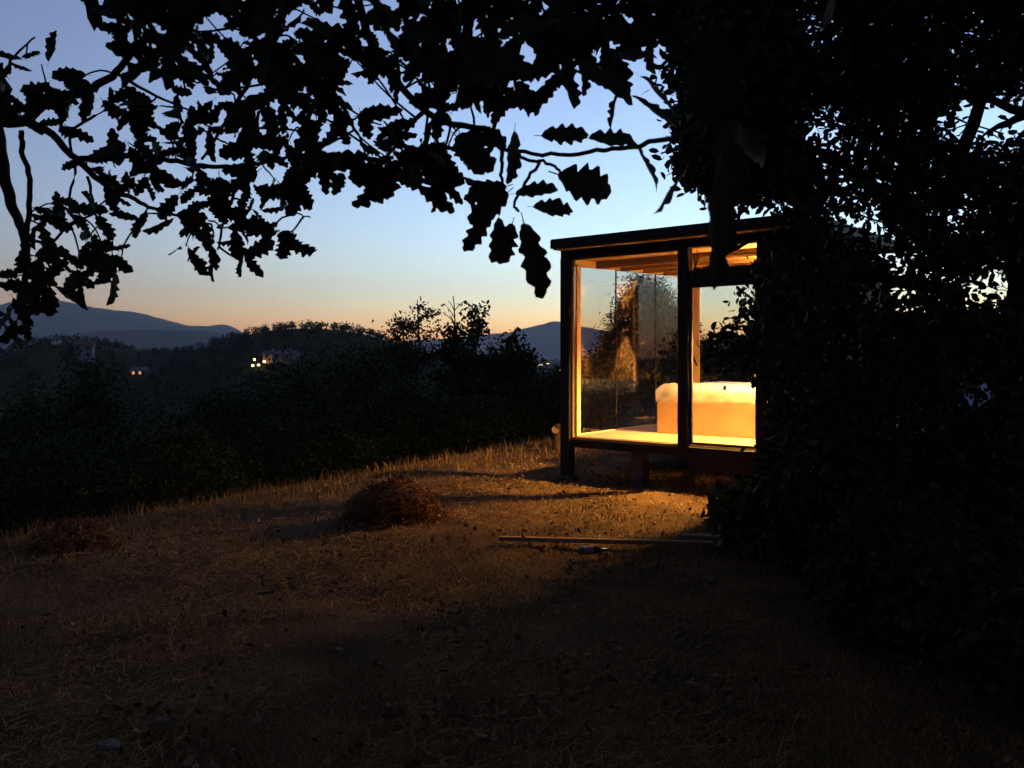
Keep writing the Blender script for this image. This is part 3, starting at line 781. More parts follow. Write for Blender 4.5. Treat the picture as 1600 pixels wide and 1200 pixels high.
# ------------------------------------------------------------------ things on the lawn
TWIG = leaf_mat('dead_twig', (.10, .05, .022), (.32, .175, .08), .9, .05)
def brush_pile(px, py, Y, wx, wy, h, n, label, seed, L=.22):
    g = np.random.default_rng(seed); x, y = (px - 800) / FPX * Y, Y; z = gzf(x, y)
    r = empty('brush_pile', (x, y, z)); tag(r, label, 'brush pile')
    mb = MB()
    for k in range(n):
        a = g.uniform(0, 2 * np.pi); rr = math.sqrt(g.random()) * .95
        if k % 9 == 0: rr = g.uniform(.9, 1.35)
        px_, py_ = wx * rr * math.cos(a), wy * rr * math.sin(a)
        top = h * max(0.0, 1 - rr ** 2.8) ** .45 * (.84 + .4 * mnoise.noise((px_ * 4.5, py_ * 4.5, seed)))
        pz = max(.015, top * (g.random() ** .35))
        d = g.normal(size=3); d[2] *= .45; d /= np.linalg.norm(d)
        l = L * g.uniform(.4, 1.2); c = np.array([px_, py_, pz]); bend = g.normal(size=3) * l * .22
        pts = [c - d * l / 2, c + bend, c + d * l / 2]
        for p in pts: p[2] = max(p[2], .004)
        mb.tube(pts, [.0045 * g.uniform(.5, 1.3), .0035, .0015], 3, cap=False)
    pobj('twigs', mb.mesh('twigs'), TWIG, r)
    # dead curled leaves between the twigs
    a = g.uniform(0, 2 * np.pi, n); rr = np.sqrt(g.random(n)); P = np.stack([wx * rr * np.cos(a), wy * rr * np.sin(a), h * (1 - rr ** 2.2) * (.5 + .5 * g.random(n)) + .02], 1)
    V, F = cloud(P, .05, T_LEAF); pobj('dead_leaves', npmesh('dead_leaves', V, F), TWIG, r)
    core = np.array([[math.cos(t) * wx * .8 * q, math.sin(t) * wy * .8 * q, max(0.0, h * .8 * (1 - q ** 2)) - .02] for q in (1, .8, .55, .25) for t in np.linspace(0, 2 * np.pi, 14, endpoint=False)])
    F = [[i * 14 + k, i * 14 + (k + 1) % 14, (i + 1) * 14 + (k + 1) % 14, (i + 1) * 14 + k] for i in range(3) for k in range(14)]
    pobj('core', npmesh('core', core, F, True), mat('leaf_mould', (.03, .018, .01), .95, .05), r)
brush_pile(615, 818, 8.3,   .47, .40, .42, 3000, 'rounded heap of dry reddish brushwood on the lawn', 3)
brush_pile(108, 848, 7.25, .30, .26, .22, 900, 'low dark heap of dead brush at the left lawn edge', 4)

PLANK = mat('weathered_plank', (.22, .14, .08), .85, .1, (.30, .20, .12), 4, .2, 40, (.3, 4, 4))
def on_ground_bar(name, p0, p1, w_, h_, m, label, cat, lift=.02):
    a, b = Vector((*p0, gzf(*p0))), Vector((*p1, gzf(*p1))); d = b - a; L = d.length
    o = MB().box(0, L, -w_ / 2, w_ / 2, 0, h_, .004).build(name, m)
    o.location = a + Vector((0, 0, lift)); o.rotation_euler = (0, -math.asin(d.z / L), math.atan2(d.y, d.x)); tag(o, label, cat); return o
p0, p1 = at(780, 849, 7.08), at(1068, 860, 6.82)
on_ground_bar('plank', (p0.x, p0.y), (p1.x + .25, p1.y), .05, .035, PLANK, 'long thin plank lying across the lawn in front of the cabin', 'plank', .035)
p0, p1 = at(1068, 848, 7.15), at(1150, 856, 7.0)
on_ground_bar('plank', (p0.x, p0.y), (p1.x + .25, p1.y), .09, .03, PLANK, 'short board end beside the bushes behind the long plank', 'plank', .03)
p0, p1 = at(425, 814, 8.2), at(462, 811, 8.25)
on_ground_bar('stick', (p0.x, p0.y), (p1.x, p1.y), .018, .016, PLANK, 'pale stick on the grass left of the brush pile', 'stick', .06)
p0, p1 = at(402, 921, 5.65), at(430, 918, 5.7)
on_ground_bar('stick', (p0.x, p0.y), (p1.x, p1.y), .02, .018, mat('dark_stick', (.09, .05, .03), .9), 'dark broken stick on the lawn below the brush pile', 'stick', .03)
# bottle
bp_ = at(925, 871, 6.6); bz = gzf(bp_.x, bp_.y)
bt = empty('bottle', (bp_.x - .10, bp_.y, bz + .075), R(8)); tag(bt, 'small dark bottle lying on its side in front of the long plank', 'bottle')
MB().tube([(0, 0, 0), (.004, 0, 0), (.13, 0, 0), (.16, 0, 0), (.18, 0, 0), (.235, 0, 0)], [.028, .034, .034, .028, .014, .013], 12).build('body', mat('brown_glass', (.03, .03, .035), .12, .6), bt, True)
MB().tube([(.03, 0, 0), (.11, 0, 0)], .0352, 12, cap=False).build('paper_label', mat('paper', (.28, .24, .2), .8), bt, True)
MB().tube([(.228, 0, 0), (.25, 0, 0)], .0155, 10).build('cap', mat('pale_cap', (.25, .25, .27), .5), bt, True)
# stones
def stone(px, py, s, label):
    y = CAMZ * FPX / (py - HOR); x = (px - 800) / FPX * y
    g = np.random.default_rng(int(px * 7 + py)); u = []
    for i in range(5):
        for k in range(8):
            th, ph = math.pi * (i + .5) / 5, 2 * math.pi * k / 8
            r = s * g.uniform(.75, 1.15); u.append((r * math.sin(th) * math.cos(ph) * 1.3, r * math.sin(th) * math.sin(ph), r * math.cos(th) * .6))
    F = [[i * 8 + k, i * 8 + (k + 1) % 8, (i + 1) * 8 + (k + 1) % 8, (i + 1) * 8 + k] for i in range(4) for k in range(8)] + [list(range(8)), [32 + k for k in range(8)][::-1]]
    o = MB().add(u, F).build('stone', mat('pale_stone', (.12, .105, .085), .9, .05, (.17, .15, .125), 20)); o.location = (x, y, gzf(x, y) + .035); o.rotation_euler = (0, 0, px)
    tag(o, label, 'stone', 'pale stones on the lawn')
for px, py, s, lb in ((715, 935, .022, 'small pale stone on the lawn below the plank end'), (586, 957, .018, 'small pale stone left of the one below the plank'),
                      (530, 1025, .022, 'pale stone in the middle of the dark lower lawn'), (522, 1016, .012, 'tiny pebble just above the middle pale stone'),
                      (328, 1077, .024, 'flat pale stone on the lower left lawn'), (255, 1133, .028, 'pale stone near the bottom of the left lawn'),
                      (170, 1166, .04, 'largest pale stone near the bottom left'), (400, 1140, .022, 'pale stone near the bottom left of centre'), (277, 1105, .016, 'tiny orange tinted pebble on the lower left lawn')):
    stone(px, py, s, lb)
# sawn log behind the corner post
lp = at(872, 690, 14.6); lz = gzf(lp.x, lp.y)
lg = empty('sawn_log', (lp.x, lp.y, lz)); tag(lg, 'stump with a sawn branch end left of the cabin corner', 'log')
MB().tube([(0.02, 0, -.2), (0.02, 0, 0), (.015, 0, .2), (.0, 0, .42)], [.15, .12, .10, .09], 12).build('stump', mat('reddish_bark', (.10, .055, .03), .9, .1, (.16, .09, .05), 10, .5, 40), lg, True)
MB().tube([(.08, .05, .38), (-.02, -.05, .36), (-.05, -.13, .35)], [.085, .08, .075], 12).build('branch', MATS['reddish_bark'], lg, True)
MB().tube([(-.051, -.1305, .35), (-.052, -.134, .35)], .068, 14).build('cut_face', mat('sawn_wood', (.5, .36, .22), .8), lg)

# ------------------------------------------------------------------ shrubs and things in the dark at the right
def shrub(label, X, Y, H, wr, seed, m=LEAF_MID, leaf=.07, nclump=200, per=26, name='garden_shrub', tmpl=T_LEAF, clr=None):
    g = random.Random(seed); lobes = [(0, 0, H * .45, wr, wr, H * .5)]
    for k in range(4): lobes.append((g.uniform(-.7, .7) * wr, g.uniform(-.6, .6) * wr, H * g.uniform(.3, .75), wr * .5, wr * .5, H * .28))
    return make_tree(name, label, (X, Y, gzf(X, Y)), H, lobes, leaf, nclump, per, m, 'shrub', 'shrubs in the dark at the right', trunk_r=.025, clr=clr or wr * .22, seed=seed, tmpl=tmpl)
VINE = leaf_mat('vine_leaf', (.05, .06, .014), (.13, .12, .03), .6, .1)
shrub('broad leaved yellow green vine shrub beside the patch of lamplight', 1.93, 6.75, .52, .28, 61, VINE, .13, 70, 12)
shrub('dark shrub at the right end of the long plank', 2.2, 5.9, .5, .38, 62, LEAF_MID, .07, 200, 26)
shrub('dark shrub in the lower right foreground beside the lawn', 2.25, 4.7, .75, .55, 63, LEAF_MID, .07, 260, 26)
shrub('dark shrub low at the bottom right corner', 2.6, 3.7, .7, .65, 64, LEAF_MID, .07, 280, 26)
shrub('tall dark shrub in front of the cabin side wall', 3.25, 5.6, .95, .7, 65, LEAF_MID, .075, 380, 28)
shrub('dark shrub at the right picture edge in the foreground', 3.6, 4.5, 1.0, .8, 66, LEAF_MID, .075, 360, 28)
shrub('dark shrub under the cabin front right corner', 2.72, 7.1, .85, .5, 67, LEAF_MID, .07, 260, 26)
shrub('far dark filler bush behind the grey tarpaulin', 11.5, 20, 2.9, 2.4, 69, LEAF_MID, .15, 340, 28)  # added background fill, darkens the distance at the right
shrub('far dark filler bush behind the white sheet', 8.2, 21, 2.6, 2.2, 70, LEAF_MID, .15, 320, 28)  # added too, to darken the view behind the sheet
SHEET = mat('white_sheet', (.75, .75, .80), .6, .3)
TARP = mat('blue_grey_tarp', (.30, .34, .45), .6, .3, (.38, .42, .55), 3)
def crumple(name, X, Y, wx, wy, h, m, label, cat, seed):
    n = 26; u = np.linspace(-1, 1, n); U, V_ = np.meshgrid(u, u, indexing='ij')
    r = np.clip(1 - np.maximum(abs(U), abs(V_)) ** 3, 0, 1)
    Z = h * r * (.55 + .6 * (fbm(U, V_, 2.2, seed) - .2)) + .05 * np.abs(fbm(U, V_, 7, seed + 3) - .47) + .01
    P = np.stack([U * wx + .1 * (fbm(U, V_, 3, seed + 1) - .5), V_ * wy, Z], -1).reshape(-1, 3)
    i, j = np.meshgrid(np.arange(n - 1), np.arange(n - 1), indexing='ij')
    F = np.stack([i * n + j, (i + 1) * n + j, (i + 1) * n + j + 1, i * n + j + 1], -1).reshape(-1, 4)
    o = pobj(name, npmesh(name, P, F, True), m); o.location = (X, Y, gzf(X, Y)); tag(o, label, cat); return o
crumple('crumpled_sheet', 7.9, 16.4, .45, .4, .28, SHEET, 'crumpled whitish sheet on the ground in the dark right', 'sheet', 5)
crumple('covered_stack', 9.3, 16.2, .42, .5, 1.15, TARP, 'blue grey tarpaulin over a narrow stack in the dark right', 'tarpaulin', 6)

# ------------------------------------------------------------------ big tree at the right
def right_tree():
    base = Vector((4.25, 6.7, gzf(4.25, 6.7)))
    r = empty('shade_tree', base); tag(r, 'huge dark leafy tree filling the right side in front of the cabin', 'tree')
    poly = [(1050, -60), (1062, 60), (1068, 150), (1062, 235), (1095, 290), (1160, 310), (1235, 318), (1245, 350), (1235, 395), (1200, 430), (1165, 455), (1160, 490), (1130, 510), (1112, 545), (1120, 580), (1140, 585),
            (1185, 580), (1225, 600), (1225, 680), (1215, 730), (1205, 770), (1700, 770), (1700, -60)]
    pg = np.array(poly, float)
    def inside(x, y):
        c = np.zeros(len(x), bool); j = len(pg) - 1
        for i in range(len(pg)):
            a, b = pg[i], pg[j]; t = ((a[1] > y) != (b[1] > y)) & (x < (b[0] - a[0]) * (y - a[1]) / (b[1] - a[1] + 1e-9) + a[0]); c ^= t; j = i
        return c
    n = 7000
    px, py = rng.uniform(1040, 1700, n), rng.uniform(-60, 790, n); Y = rng.uniform(5.0, 9.2, n)
    na = 900
    px = np.concatenate([px, rng.uniform(1075, 1250, na)]); py = np.concatenate([py, rng.uniform(-60, 305, na)]); Y = np.concatenate([Y, rng.uniform(5.0, 7.5, na)]); n += na
    k = inside(px, py)
    gaps = [(1420, 672, 34, 18, .985), (1522, 606, 28, 34, .985), (1590, 582, 28, 30, .98), (1545, 185, 75, 40, .97), (1268, 190, 36, 28, .95), (1325, 350, 50, 22, .97), (1395, 425, 26, 50, .93), (1560, 450, 50, 36, .93), (1460, 440, 30, 25, .7), (1220, 20, 40, 25, .5), (1290, 50, 40, 30, .5),
            (1280, 250, 40, 30, .4), (1150, 290, 35, 25, .45), (1350, 300, 40, 40, .35), (1500, 330, 50, 30, .5), (1430, 60, 60, 40, .3), (1130, 490, 40, 40, .3)]
    for gx, gy, rx, ry, pr in gaps:
        q = ((px - gx) / (rx * 1.25)) ** 2 + ((py - gy) / (ry * 1.3)) ** 2
        k &= ~((q < 1) & (rng.random(n) < pr))
    dens = .36 + .8 * vnoise(px, py, 1 / 45., 51)
    k &= rng.random(n) < dens
    # in front of the door only the thin outer spray
    k &= ~((px < 1190) & (py > 430) & (rng.random(n) < .45))
    px, py, Y = px[k], py[k], Y[k]
    P = np.stack([(px - 800) / FPX * Y, Y, CAMZ - (py - HOR) / FPX * Y], 1)
    t = (P[:, 0] - CX) * .792 + (P[:, 1] - CY) * -.611; s = (P[:, 0] - CX) * .611 + (P[:, 1] - CY) * .792
    P = P[~((s > -.75) & (t < W + .5) & (P[:, 2] < 3.6)) & (P[:, 2] > .1)]
    cen = P.copy()
    L = clump_points(P, .15, 16)
    t = (L[:, 0] - CX) * .792 + (L[:, 1] - CY) * -.611; s = (L[:, 0] - CX) * .611 + (L[:, 1] - CY) * .792
    L = L[~((s > -.35) & (t < W + .2) & (L[:, 2] < 3.4))]
    # the crown goes on above and outside the picture
    n2 = 2600
    d = rng.normal(size=(n2, 3)); d /= np.linalg.norm(d, axis=1)[:, None]
    Q = np.array([4.6, 6.2, 5.4]) + d * (rng.random(n2) ** .4)[:, None] * np.array([3.4, 2.8, 2.6])
    ph = 800 + FPX * Q[:, 0] / Q[:, 1]; pv = HOR - (Q[:, 2] - CAMZ) / Q[:, 1] * FPX
    Q = Q[(pv < -40) | (ph > 1660)]
    L = np.vstack([L, clump_points(Q, .2, 12)])
    V, F = cloud(L - np.array(base), .085, T_LEAF)
    pobj('crown', npmesh('crown', V, F), LEAF_OAK, r)
    tb = MB(); b = np.array(base)
    trunk = spline([(0, 0, -.3, .24), (.05, .05, .8, .19), (-.05, -.05, 2.0, .17), (.15, 0, 3.4, .13), (.3, .1, 5.2, .06), (.3, .1, 6.6, .02)], 5, .03)
    tb.tube([p[:3] for p in trunk], [p[3] for p in trunk], 10)
    limbs = [[at(1700, 190, 7.2), at(1600, 175, 7.1), at(1520, 150, 7.0), at(1460, 170, 6.9)], [at(1700, 150, 7.4), at(1590, 185, 7.3), at(1530, 215, 7.2)],
             [at(1500, 420, 6.6), at(1400, 330, 6.4), at(1290, 240, 6.2), at(1160, 210, 6.0), at(1080, 205, 5.9)], [at(1500, 520, 6.5), at(1380, 500, 6.6), at(1260, 520, 6.8), at(1150, 545, 7.0), at(1095, 540, 7.0)],
             [at(1500, 300, 6.6), at(1420, 150, 6.3), at(1330, 20, 6.0), at(1280, -80, 5.8)], [at(1500, 460, 6.6), at(1330, 420, 6.4), at(1210, 370, 6.3), at(1130, 400, 6.4)],
             [at(1500, 250, 6.6), at(1560, 80, 6.4), at(1600, -60, 6.2)]]
    for l in limbs:
        q = [np.array([*(p - base), .055 - .014 * i]) for i, p in enumerate(l)]; q[-1][3] = .006
        q = spline(q, 5, .02); tb.tube([p[:3] for p in q], [max(p[3], .004) for p in q], 6)
    # twigs joining clumps
    for c in cen[rng.permutation(len(cen))[:500]]:
        if c[0] / c[1] < .27: continue
        e = c - b; s0 = e + np.array([.2 * rng.normal() + .25, .2 * rng.normal(), -.10 + .08 * rng.normal()])
        tb.tube([s0, (s0 + e) / 2 + rng.normal(size=3) * .03, e], [.008, .006, .003], 3, cap=False)
    pobj('trunk', tb.mesh('trunk', True), BARK, r)
right_tree()

# ------------------------------------------------------------------ overhanging oak
def oak():
    base = Vector((-3.4, .9, gzf(-3.4, .9)))
    root = empty('oak_tree', base); tag(root, 'overhanging oak whose boughs and lobed leaves frame the top', 'tree')
    B = np.array(base)
    def A(px, py, y): return np.array(at(px, py, y))
    branches = []      # list of [(xyz r)...]
    def br(pts, r0, r1, jit=.006, n=5):
        k = len(pts); q = [(*p, r0 + (r1 - r0) * i / (k - 1)) for i, p in enumerate(pts)]
        s = spline(q, n, jit); branches.append(s); return s
    # trunk and main limbs (outside the picture at the left)
    br([(-3.4, .9, -.3), (-3.35, .95, 1.0), (-3.3, 1.0, 2.2), (-3.0, 1.0, 3.6), (-2.8, .9, 5.2)], .26, .12)
    br([(-3.3, 1.0, 2.3), (-2.6, 1.9, 2.75), A(-60, 90, 2.75), A(-8, 190, 2.75)], .07, .026)
    br([(-3.1, 1.0, 3.1), (-1.8, 1.7, 3.0), (-.7, 2.0, 2.85), (.4, 2.0, 2.75), (1.4, 1.6, 2.85)], .075, .02)
    br([(-3.05, 1.0, 3.3), (-2.0, .4, 3.6), (-.6, .0, 3.6), (1.0, -.3, 3.5), (2.4, -.2, 3.5)], .07, .02)
    # left boughs
    br([A(-8, 190, 2.75), A(7, 273, 2.72), A(21, 325, 2.7), A(38, 367, 2.68), A(42, 416, 2.65), A(30, 470, 2.6)], .022, .008)
    br([A(33, 203, 2.7), A(35, 238, 2.7), A(47, 280, 2.68), A(44, 343, 2.66), A(40, 370, 2.68)], .009, .009)
    br([A(-8, 190, 2.75), A(35, 189, 2.7), A(77, 157, 2.65), A(133, 143, 2.6), A(182, 112, 2.55), A(210, 76, 2.5)], .02, .009)
    br([A(210, 76, 2.5), A(212, 50, 2.45), A(190, 10, 2.4)], .008, .004)
    br([A(212, 79, 2.5), A(245, 79, 2.48), A(262, 60, 2.45), A(268, 30, 2.4), A(300, -50, 2.3)], .008, .009)
    br([A(245, 79, 2.48), A(287, 112, 2.5), A(308, 130, 2.5)], .005, .003)
    br([A(287, 112, 2.5), A(288, 150, 2.5)], .004, .003)
    br([A(182, 115, 2.55), A(245, 150, 2.5), A(300, 175, 2.45)], .006, .003)
    br([A(35, 189, 2.7), A(73, 203, 2.6), A(119, 250, 2.5), A(165, 290, 2.45), A(210, 311, 2.4), A(252, 331, 2.4), A(330, 350, 2.35)], .014, .003)
    br([A(119, 250, 2.5), A(175, 243, 2.45), A(252, 248, 2.4), A(315, 259, 2.35), A(378, 259, 2.3), A(450, 245, 2.25), A(480, 240, 2.25)], .011, .003)
    br([A(470, -60, 2.2), A(430, 60, 2.25), A(392, 122, 2.3), A(353, 189, 2.3), A(315, 249, 2.35)], .010, .004)
    br([A(353, 196, 2.3), A(427, 201, 2.25), A(470, 205, 2.2)], .004, .003)
    br([A(147, 180, 2.6), A(110, 210, 2.6), A(118, 260, 2.5), A(108, 310, 2.5)], .005, .004)
    br([A(137, 275, 2.5), A(148, 320, 2.5), A(160, 345, 2.5)], .005, .003)
    br([A(38, 367, 2.68), A(75, 380, 2.6), A(110, 350, 2.55), A(160, 330, 2.5)], .006, .003)
    br([A(13, 115, 2.8), A(20, 90, 2.8), A(55, 58, 2.8)], .006, .003)
    br([A(378, 259, 2.3), A(365, 300, 2.3), A(350, 350, 2.3), A(340, 390, 2.3)], .006, .003)
    br([A(455, 315, 2.25), A(467, 335, 2.25), A(485, 340, 2.25)], .003, .002)
    # boughs of the middle mass
    br([A(520, -120, 1.9), A(560, 0, 1.95), A(590, 90, 2.0), A(640, 150, 2.0), A(690, 190, 1.95), A(770, 205, 1.85), A(787, 232, 1.75)], .012, .006)
    br([A(700, -120, 1.9), A(730, 30, 1.9), A(700, 120, 1.9), A(640, 200, 1.9), A(600, 250, 1.9)], .010, .004)
    br([A(1040, -120, 1.9), A(950, 40, 1.9), A(900, 100, 1.85), A(840, 145, 1.8), A(805, 165, 1.8)], .010, .004)
    br([A(787, 232, 1.75), A(845, 241, 1.7), A(920, 238, 1.6), A(985, 230, 1.4), A(1060, 212, 1.15), A(1110, 180, .95), A(1180, 60, .9), A(1250, -120, .95)], .0045, .004)
    br([A(787, 232, 1.75), A(783, 265, 1.7), A(786, 300, 1.7)], .005, .003)
    br([A(812, 247, 1.7), A(855, 255, 1.68), A(875, 270, 1.66)], .004, .003)
    br([A(845, 252, 1.7), A(826, 277, 1.7), A(805, 317, 1.7), A(811, 331, 1.7)], .004, .003)
    br([A(350, -100, 2.1), A(380, 20, 2.15), A(430, 100, 2.1), A(520, 150, 2.05), A(560, 210, 2.0)], .010, .004)
    br([A(850, -120, 2.0), A(830, 20, 2.0), A(800, 100, 1.95), A(770, 205, 1.85)], .009, .005)
    allb = np.vstack([np.array([p for p in s]) for s in branches])
    leaves = []        # (base, tip, width, roll, twist)
    def leaf(b, t, wd=1.0, roll=0.0): leaves.append((np.array(b), np.array(t), wd, roll))
    def L2(bx, by, tx, ty, y, wd=1.0, roll=0.0, dy=0.0): leaf(A(bx, by, y), A(tx, ty, y + dy), wd, roll)
    z6 = lambda x, y: (700 + .2333 * x, 200 + .2333 * y)
    for bx, by, tx, ty, wd, ro in ((390, 390, 110, 480, 1.3, .3), (400, 430, 150, 620, 1.2, -.3), (280, 560, 115, 830, 1.0, .4), (430, 640, 350, 915, 1.25, .1), (340, 600, 330, 900, 1.0, .5), (510, 640, 650, 1110, .85, .2),
                                   (735, 310, 1125, 430, 1.35, .1), (450, 440, 735, 400, 1.0, .7), (570, 530, 845, 545, 1.0, .6), (445, 20, 440, 370, .9, .8), (60, 60, 300, 280, 1.3, .2), (370, 400, 100, 390, .9, .9), (500, 640, 520, 800, .9, .5)):
        a, b = z6(bx, by), z6(tx, ty); L2(*a, *b, 1.68 + rnd.uniform(-.05, .05), wd, ro, rnd.uniform(-.03, .05))
    for bx, by, tx, ty, y, wd, ro in ((987, 221, 1042, 285, 1.45, .8, 1.35), (1000, 120, 1068, 168, 1.3, .9, 1.25), (985, 150, 1062, 196, 1.3, .9, 1.3), (1074, 255, 1025, 338, 1.05, .7, 1.35), (955, 92, 1028, 78, 1.6, .9, .95),
                                      (846, 212, 920, 208, 1.7, 1.1, .5), (920, 216, 998, 210, 1.55, 1.0, .7), (955, 200, 955, 148, 1.55, .8, .9), (905, 98, 995, 145, 1.7, .9, .8), (985, 40, 1028, 68, 1.7, 1.2, .3),
                                      (1112, 40, 1105, 195, .85, 1.25, .2), (1128, 240, 1122, 452, .82, .55, .55), (1120, 190, 1160, 300, .9, .9, .4), (1100, 190, 1165, 120, .92, 1.0, .5), (1105, 200, 1060, 260, 1.0, .7, 1.1), (500, 258, 513, 300, 2.1, 1.1, .4),
                                      (1130, 190, 1210, 250, .95, .9, .6), (1150, 90, 1130, 190, .9, 1.1, .4)):
        L2(bx, by, tx, ty, y, wd, ro, rnd.uniform(-.02, .03))
    tb = MB()
    def cluster(c, n, ln, twig=True, droop=.35):
        c = np.array(c)
        d = np.linalg.norm(allb[:, :3] - c, axis=1) + (allb[:, 2] < c[2] - .3) * .2; j = int(np.argmin(d))
        if twig and d[j] > .02:
            s = allb[j, :3]; m = (s + c) / 2 + rng.normal(size=3) * .03 * d[j] * 3
            q = spline([(*s, .0032), (*m, .0028), (*c, .002)], 4, .002); tb.tube([p[:3] - B for p in q], [p[3] for p in q], 4, cap=False)
        ax = c - allb[j, :3]; ax = ax / (np.linalg.norm(ax) + 1e-6)
        for k in range(n):
            v = rng.normal(size=3) + ax * .7; v[2] -= droop; v /= np.linalg.norm(v)
            off = rng.normal(size=3) * .012; l = ln * rng.uniform(.65, 1.15)
            leaf(c + off + v * .01, c + off + v * l, rng.uniform(.85, 1.25), rng.uniform(-1.2, 1.2))
    CL = [(8, 130), (14, 160), (40, 92, 2), (75, 135, 4), (65, 100, 2), (130, 118, 4), (150, 145), (165, 165), (50, 185), (20, 175), (95, 190, 4), (212, 160, 5), (250, 165), (200, 222), (230, 215), (285, 192), (320, 195), (270, 140, 3),
          (145, 255), (180, 262), (165, 285, 4), (205, 285), (225, 275, 4), (290, 295), (325, 310), (345, 285), (362, 168, 5), (400, 165, 4), (340, 112, 3), (330, 145, 3), (372, 228), (410, 232), (450, 222), (445, 205), (395, 275), (430, 282), (475, 278, 4), (460, 250),
          (325, 345), (360, 355), (330, 385), (375, 400, 4), (290, 385, 4), (390, 330), (430, 350, 4), (440, 368, 3), (260, 335, 3), (230, 333, 2), (85, 320), (110, 330), (65, 350), (105, 345), (150, 325, 3), (145, 375), (165, 395), (190, 400, 3), (95, 400), (55, 400), (120, 425), (60, 440), (30, 430), (25, 475), (15, 500, 5), (45, 500, 4), (70, 445), (180, 425, 3), (310, 260), (280, 225),
          (150, 10), (175, 18), (200, 42), (235, 45), (215, 15), (290, 62, 4), (320, 60, 3), (280, 100, 3), (265, 15), (240, 90, 2), (100, 140, 3)]
    for e in CL:
        y = 2.62 - .7 * e[0] / 800 + rng.uniform(-.12, .12)
        cluster(A(e[0], e[1], y), e[2] if len(e) > 2 else 5, .105)
    # dense middle mass
    xs = [225, 300, 360, 420, 470, 520, 560, 600, 650, 700, 730, 790, 850, 900, 960, 1000, 1050]
    yb = [60, 105, 135, 180, 195, 225, 215, 255, 272, 240, 185, 165, 165, 165, 160, 90, 60]
    k = 0
    while k < 96:
        px, py = rng.uniform(225, 1055), rng.uniform(-60, 290)
        lim = np.interp(px, xs, yb)
        if py > lim - 8: continue
        if 790 < px and py > 40 and rng.random() < .62: continue
        if px > 960 and rng.random() < .4: continue
        if px < 480 and rng.random() < .4: continue
        if any(((px - gx) / gr) ** 2 + ((py - gy) / (gr * .7)) ** 2 < 1 for gx, gy, gr in ((565, 40, 34), (530, 5, 22), (660, 60, 36), (745, 175, 26), (755, 100, 26), (775, 20, 24), (845, 130, 50), (450, 30, 26), (600, 110, 28), (700, 20, 26), (520, 90, 24), (480, 150, 22), (640, 190, 24), (960, 60, 24))): continue
        y = rng.uniform(1.65, 2.5); cluster(A(px, py, y), 6, .105); k += 1
    for px, py in ((600, 270), (640, 280), (660, 250), (620, 240), (690, 265), (540, 240), (480, 240), (510, 245), (575, 250), (700, 230), (715, 205), (560, 180), (860, 25), (880, 60), (930, 30), (845, 70), (940, 70), (900, 10), (820, 40), (960, 20), (985, 55), (870, 95), (800, 130), (790, 90)):
        cluster(A(px, py, rng.uniform(1.75, 2.1)), 6, .105)
    # twig and bough mesh
    for s in branches: tb.tube([p[:3] - B for p in s], [max(p[3], .002) for p in s], 7 if s[0][3] > .012 else 5)
    pobj('boughs', tb.mesh('boughs', True), BARK, root)
    # leaves: the 300 that show largest are parts, the rest one mass
    meshes = [npmesh('leaf', T[0], T[1]) for T in OAK]
    for m in meshes: m.materials.append(LEAF_OAK)
    rows = []
    view = np.array([0, 0, CAMZ])
    for (b, t, wd, roll) in leaves:
        x = t - b; l = np.linalg.norm(x); x = x / l
        tocam = view - b; tocam /= np.linalg.norm(tocam)
        zc_ = tocam - x * np.dot(tocam, x); zc_ = zc_ / (np.linalg.norm(zc_) + 1e-9); yc = np.cross(zc_, x)
        zz = zc_ * math.cos(roll) + yc * math.sin(roll); yy = np.cross(zz, x)
        M = np.stack([x * l, yy * l * wd, zz * l], 1)
        cx_ = (b + t) / 2; vis = cx_[1] > .3 and -40 < 800 + FPX * cx_[0] / cx_[1] < 1640 and HOR - (cx_[2] - CAMZ) / cx_[1] * FPX > -20
        rows.append((M, b, (l / cx_[1]) * abs(math.cos(roll)) + .01 if vis else 0))
    order = sorted(range(len(rows)), key=lambda i: -rows[i][2])
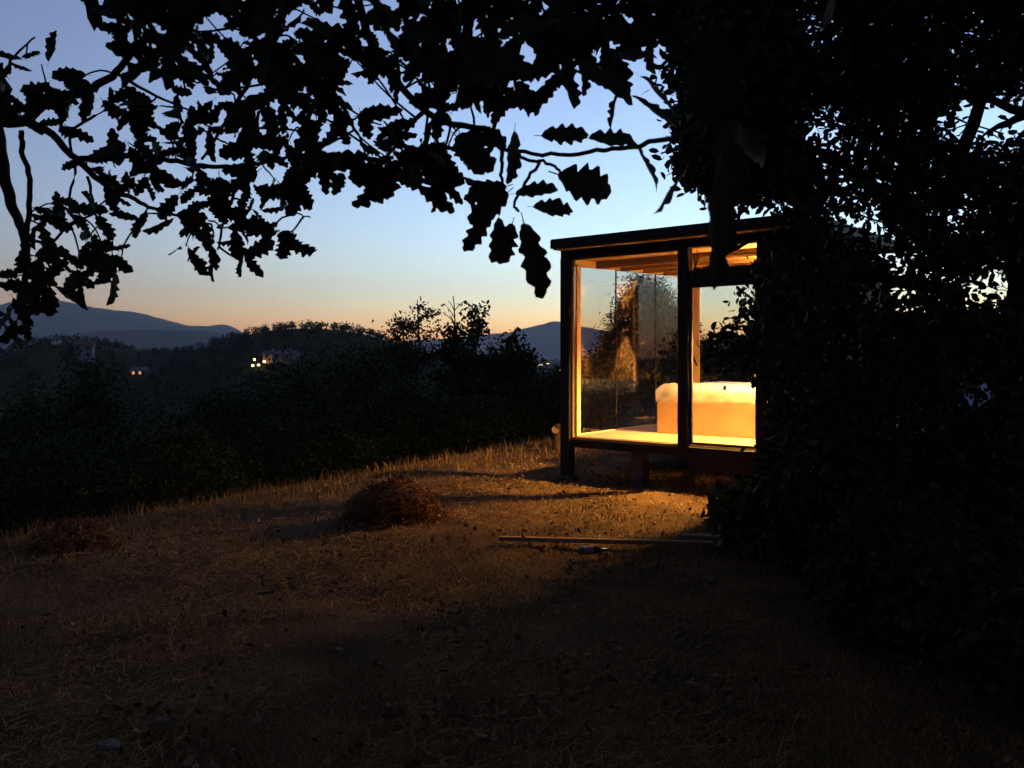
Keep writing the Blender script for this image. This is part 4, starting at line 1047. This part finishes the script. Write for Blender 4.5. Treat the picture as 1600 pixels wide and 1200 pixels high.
    big = set(order[:300])
    for i in order[:300]:
        M, b, _ = rows[i]; o = bpy.data.objects.new('leaf', meshes[i % 8])
        C.objects.link(o); o.parent = root
        m4 = Matrix.Identity(4)
        for r_ in range(3):
            for c_ in range(3): m4[r_][c_] = M[r_, c_]
            m4[r_][3] = b[r_] - B[r_]
        o.matrix_basis = m4
    Vs, Fs, off = [], [], 0
    for i, (M, b, s) in enumerate(rows):
        if i in big: continue
        T, F = OAK[i % 8]; Vs.append(T @ M.T + (b - B)); Fs.append(F + off); off += len(T)
    # unseen crown overhead and behind, added to keep sky light off the foreground
    n = 3300
    X, Y = rng.uniform(-6, 6, n), rng.uniform(-6.5, 5.0, n); Z = rng.uniform(3.0, 6.2, n) - .03 * (X ** 2 + Y ** 2) * .5
    pv = HOR - (Z - CAMZ) / np.maximum(Y, .01) * FPX
    k = (Y < .1) | (pv < -70); k &= Z > 2.6; k &= ~((X > -.8) & (X < .8) & (abs(Y) < .8) & (Z < 2.6)); k &= np.hypot(X, Y + .5) < 6
    P = clump_points(np.stack([X, Y, Z], 1)[k], .22, 14) - B
    V2, F2 = cloud(P, .12, T_LEAF)
    Vs.append(V2); Fs.append(F2 + off)
    tag(pobj('foliage', npmesh('foliage', np.vstack(Vs), np.vstack(Fs)), LEAF_OAK, root), kind='stuff')
oak()

# ------------------------------------------------------------------ evening haze in the valley
def haze():
    hb = MB().box(-8200, 8200, -400, 6300, -75, 560, bev=.5)
    m = bpy.data.materials.new('evening_haze'); m.use_nodes = True
    n, l = m.node_tree.nodes, m.node_tree.links; n.remove(n['Principled BSDF'])
    v = n.new('ShaderNodeVolumePrincipled'); v.inputs['Color'].default_value = (.80, .85, .97, 1); v.inputs['Density'].default_value = HAZE_DENSITY; v.inputs['Anisotropy'].default_value = 0.45
    l.new(v.outputs[0], n['Material Output'].inputs['Volume'])
    tag(hb.build('haze', m), 'thin blue evening haze filling the valley', 'haze', kind='stuff')
HAZE_DENSITY = 0.95e-4
haze()
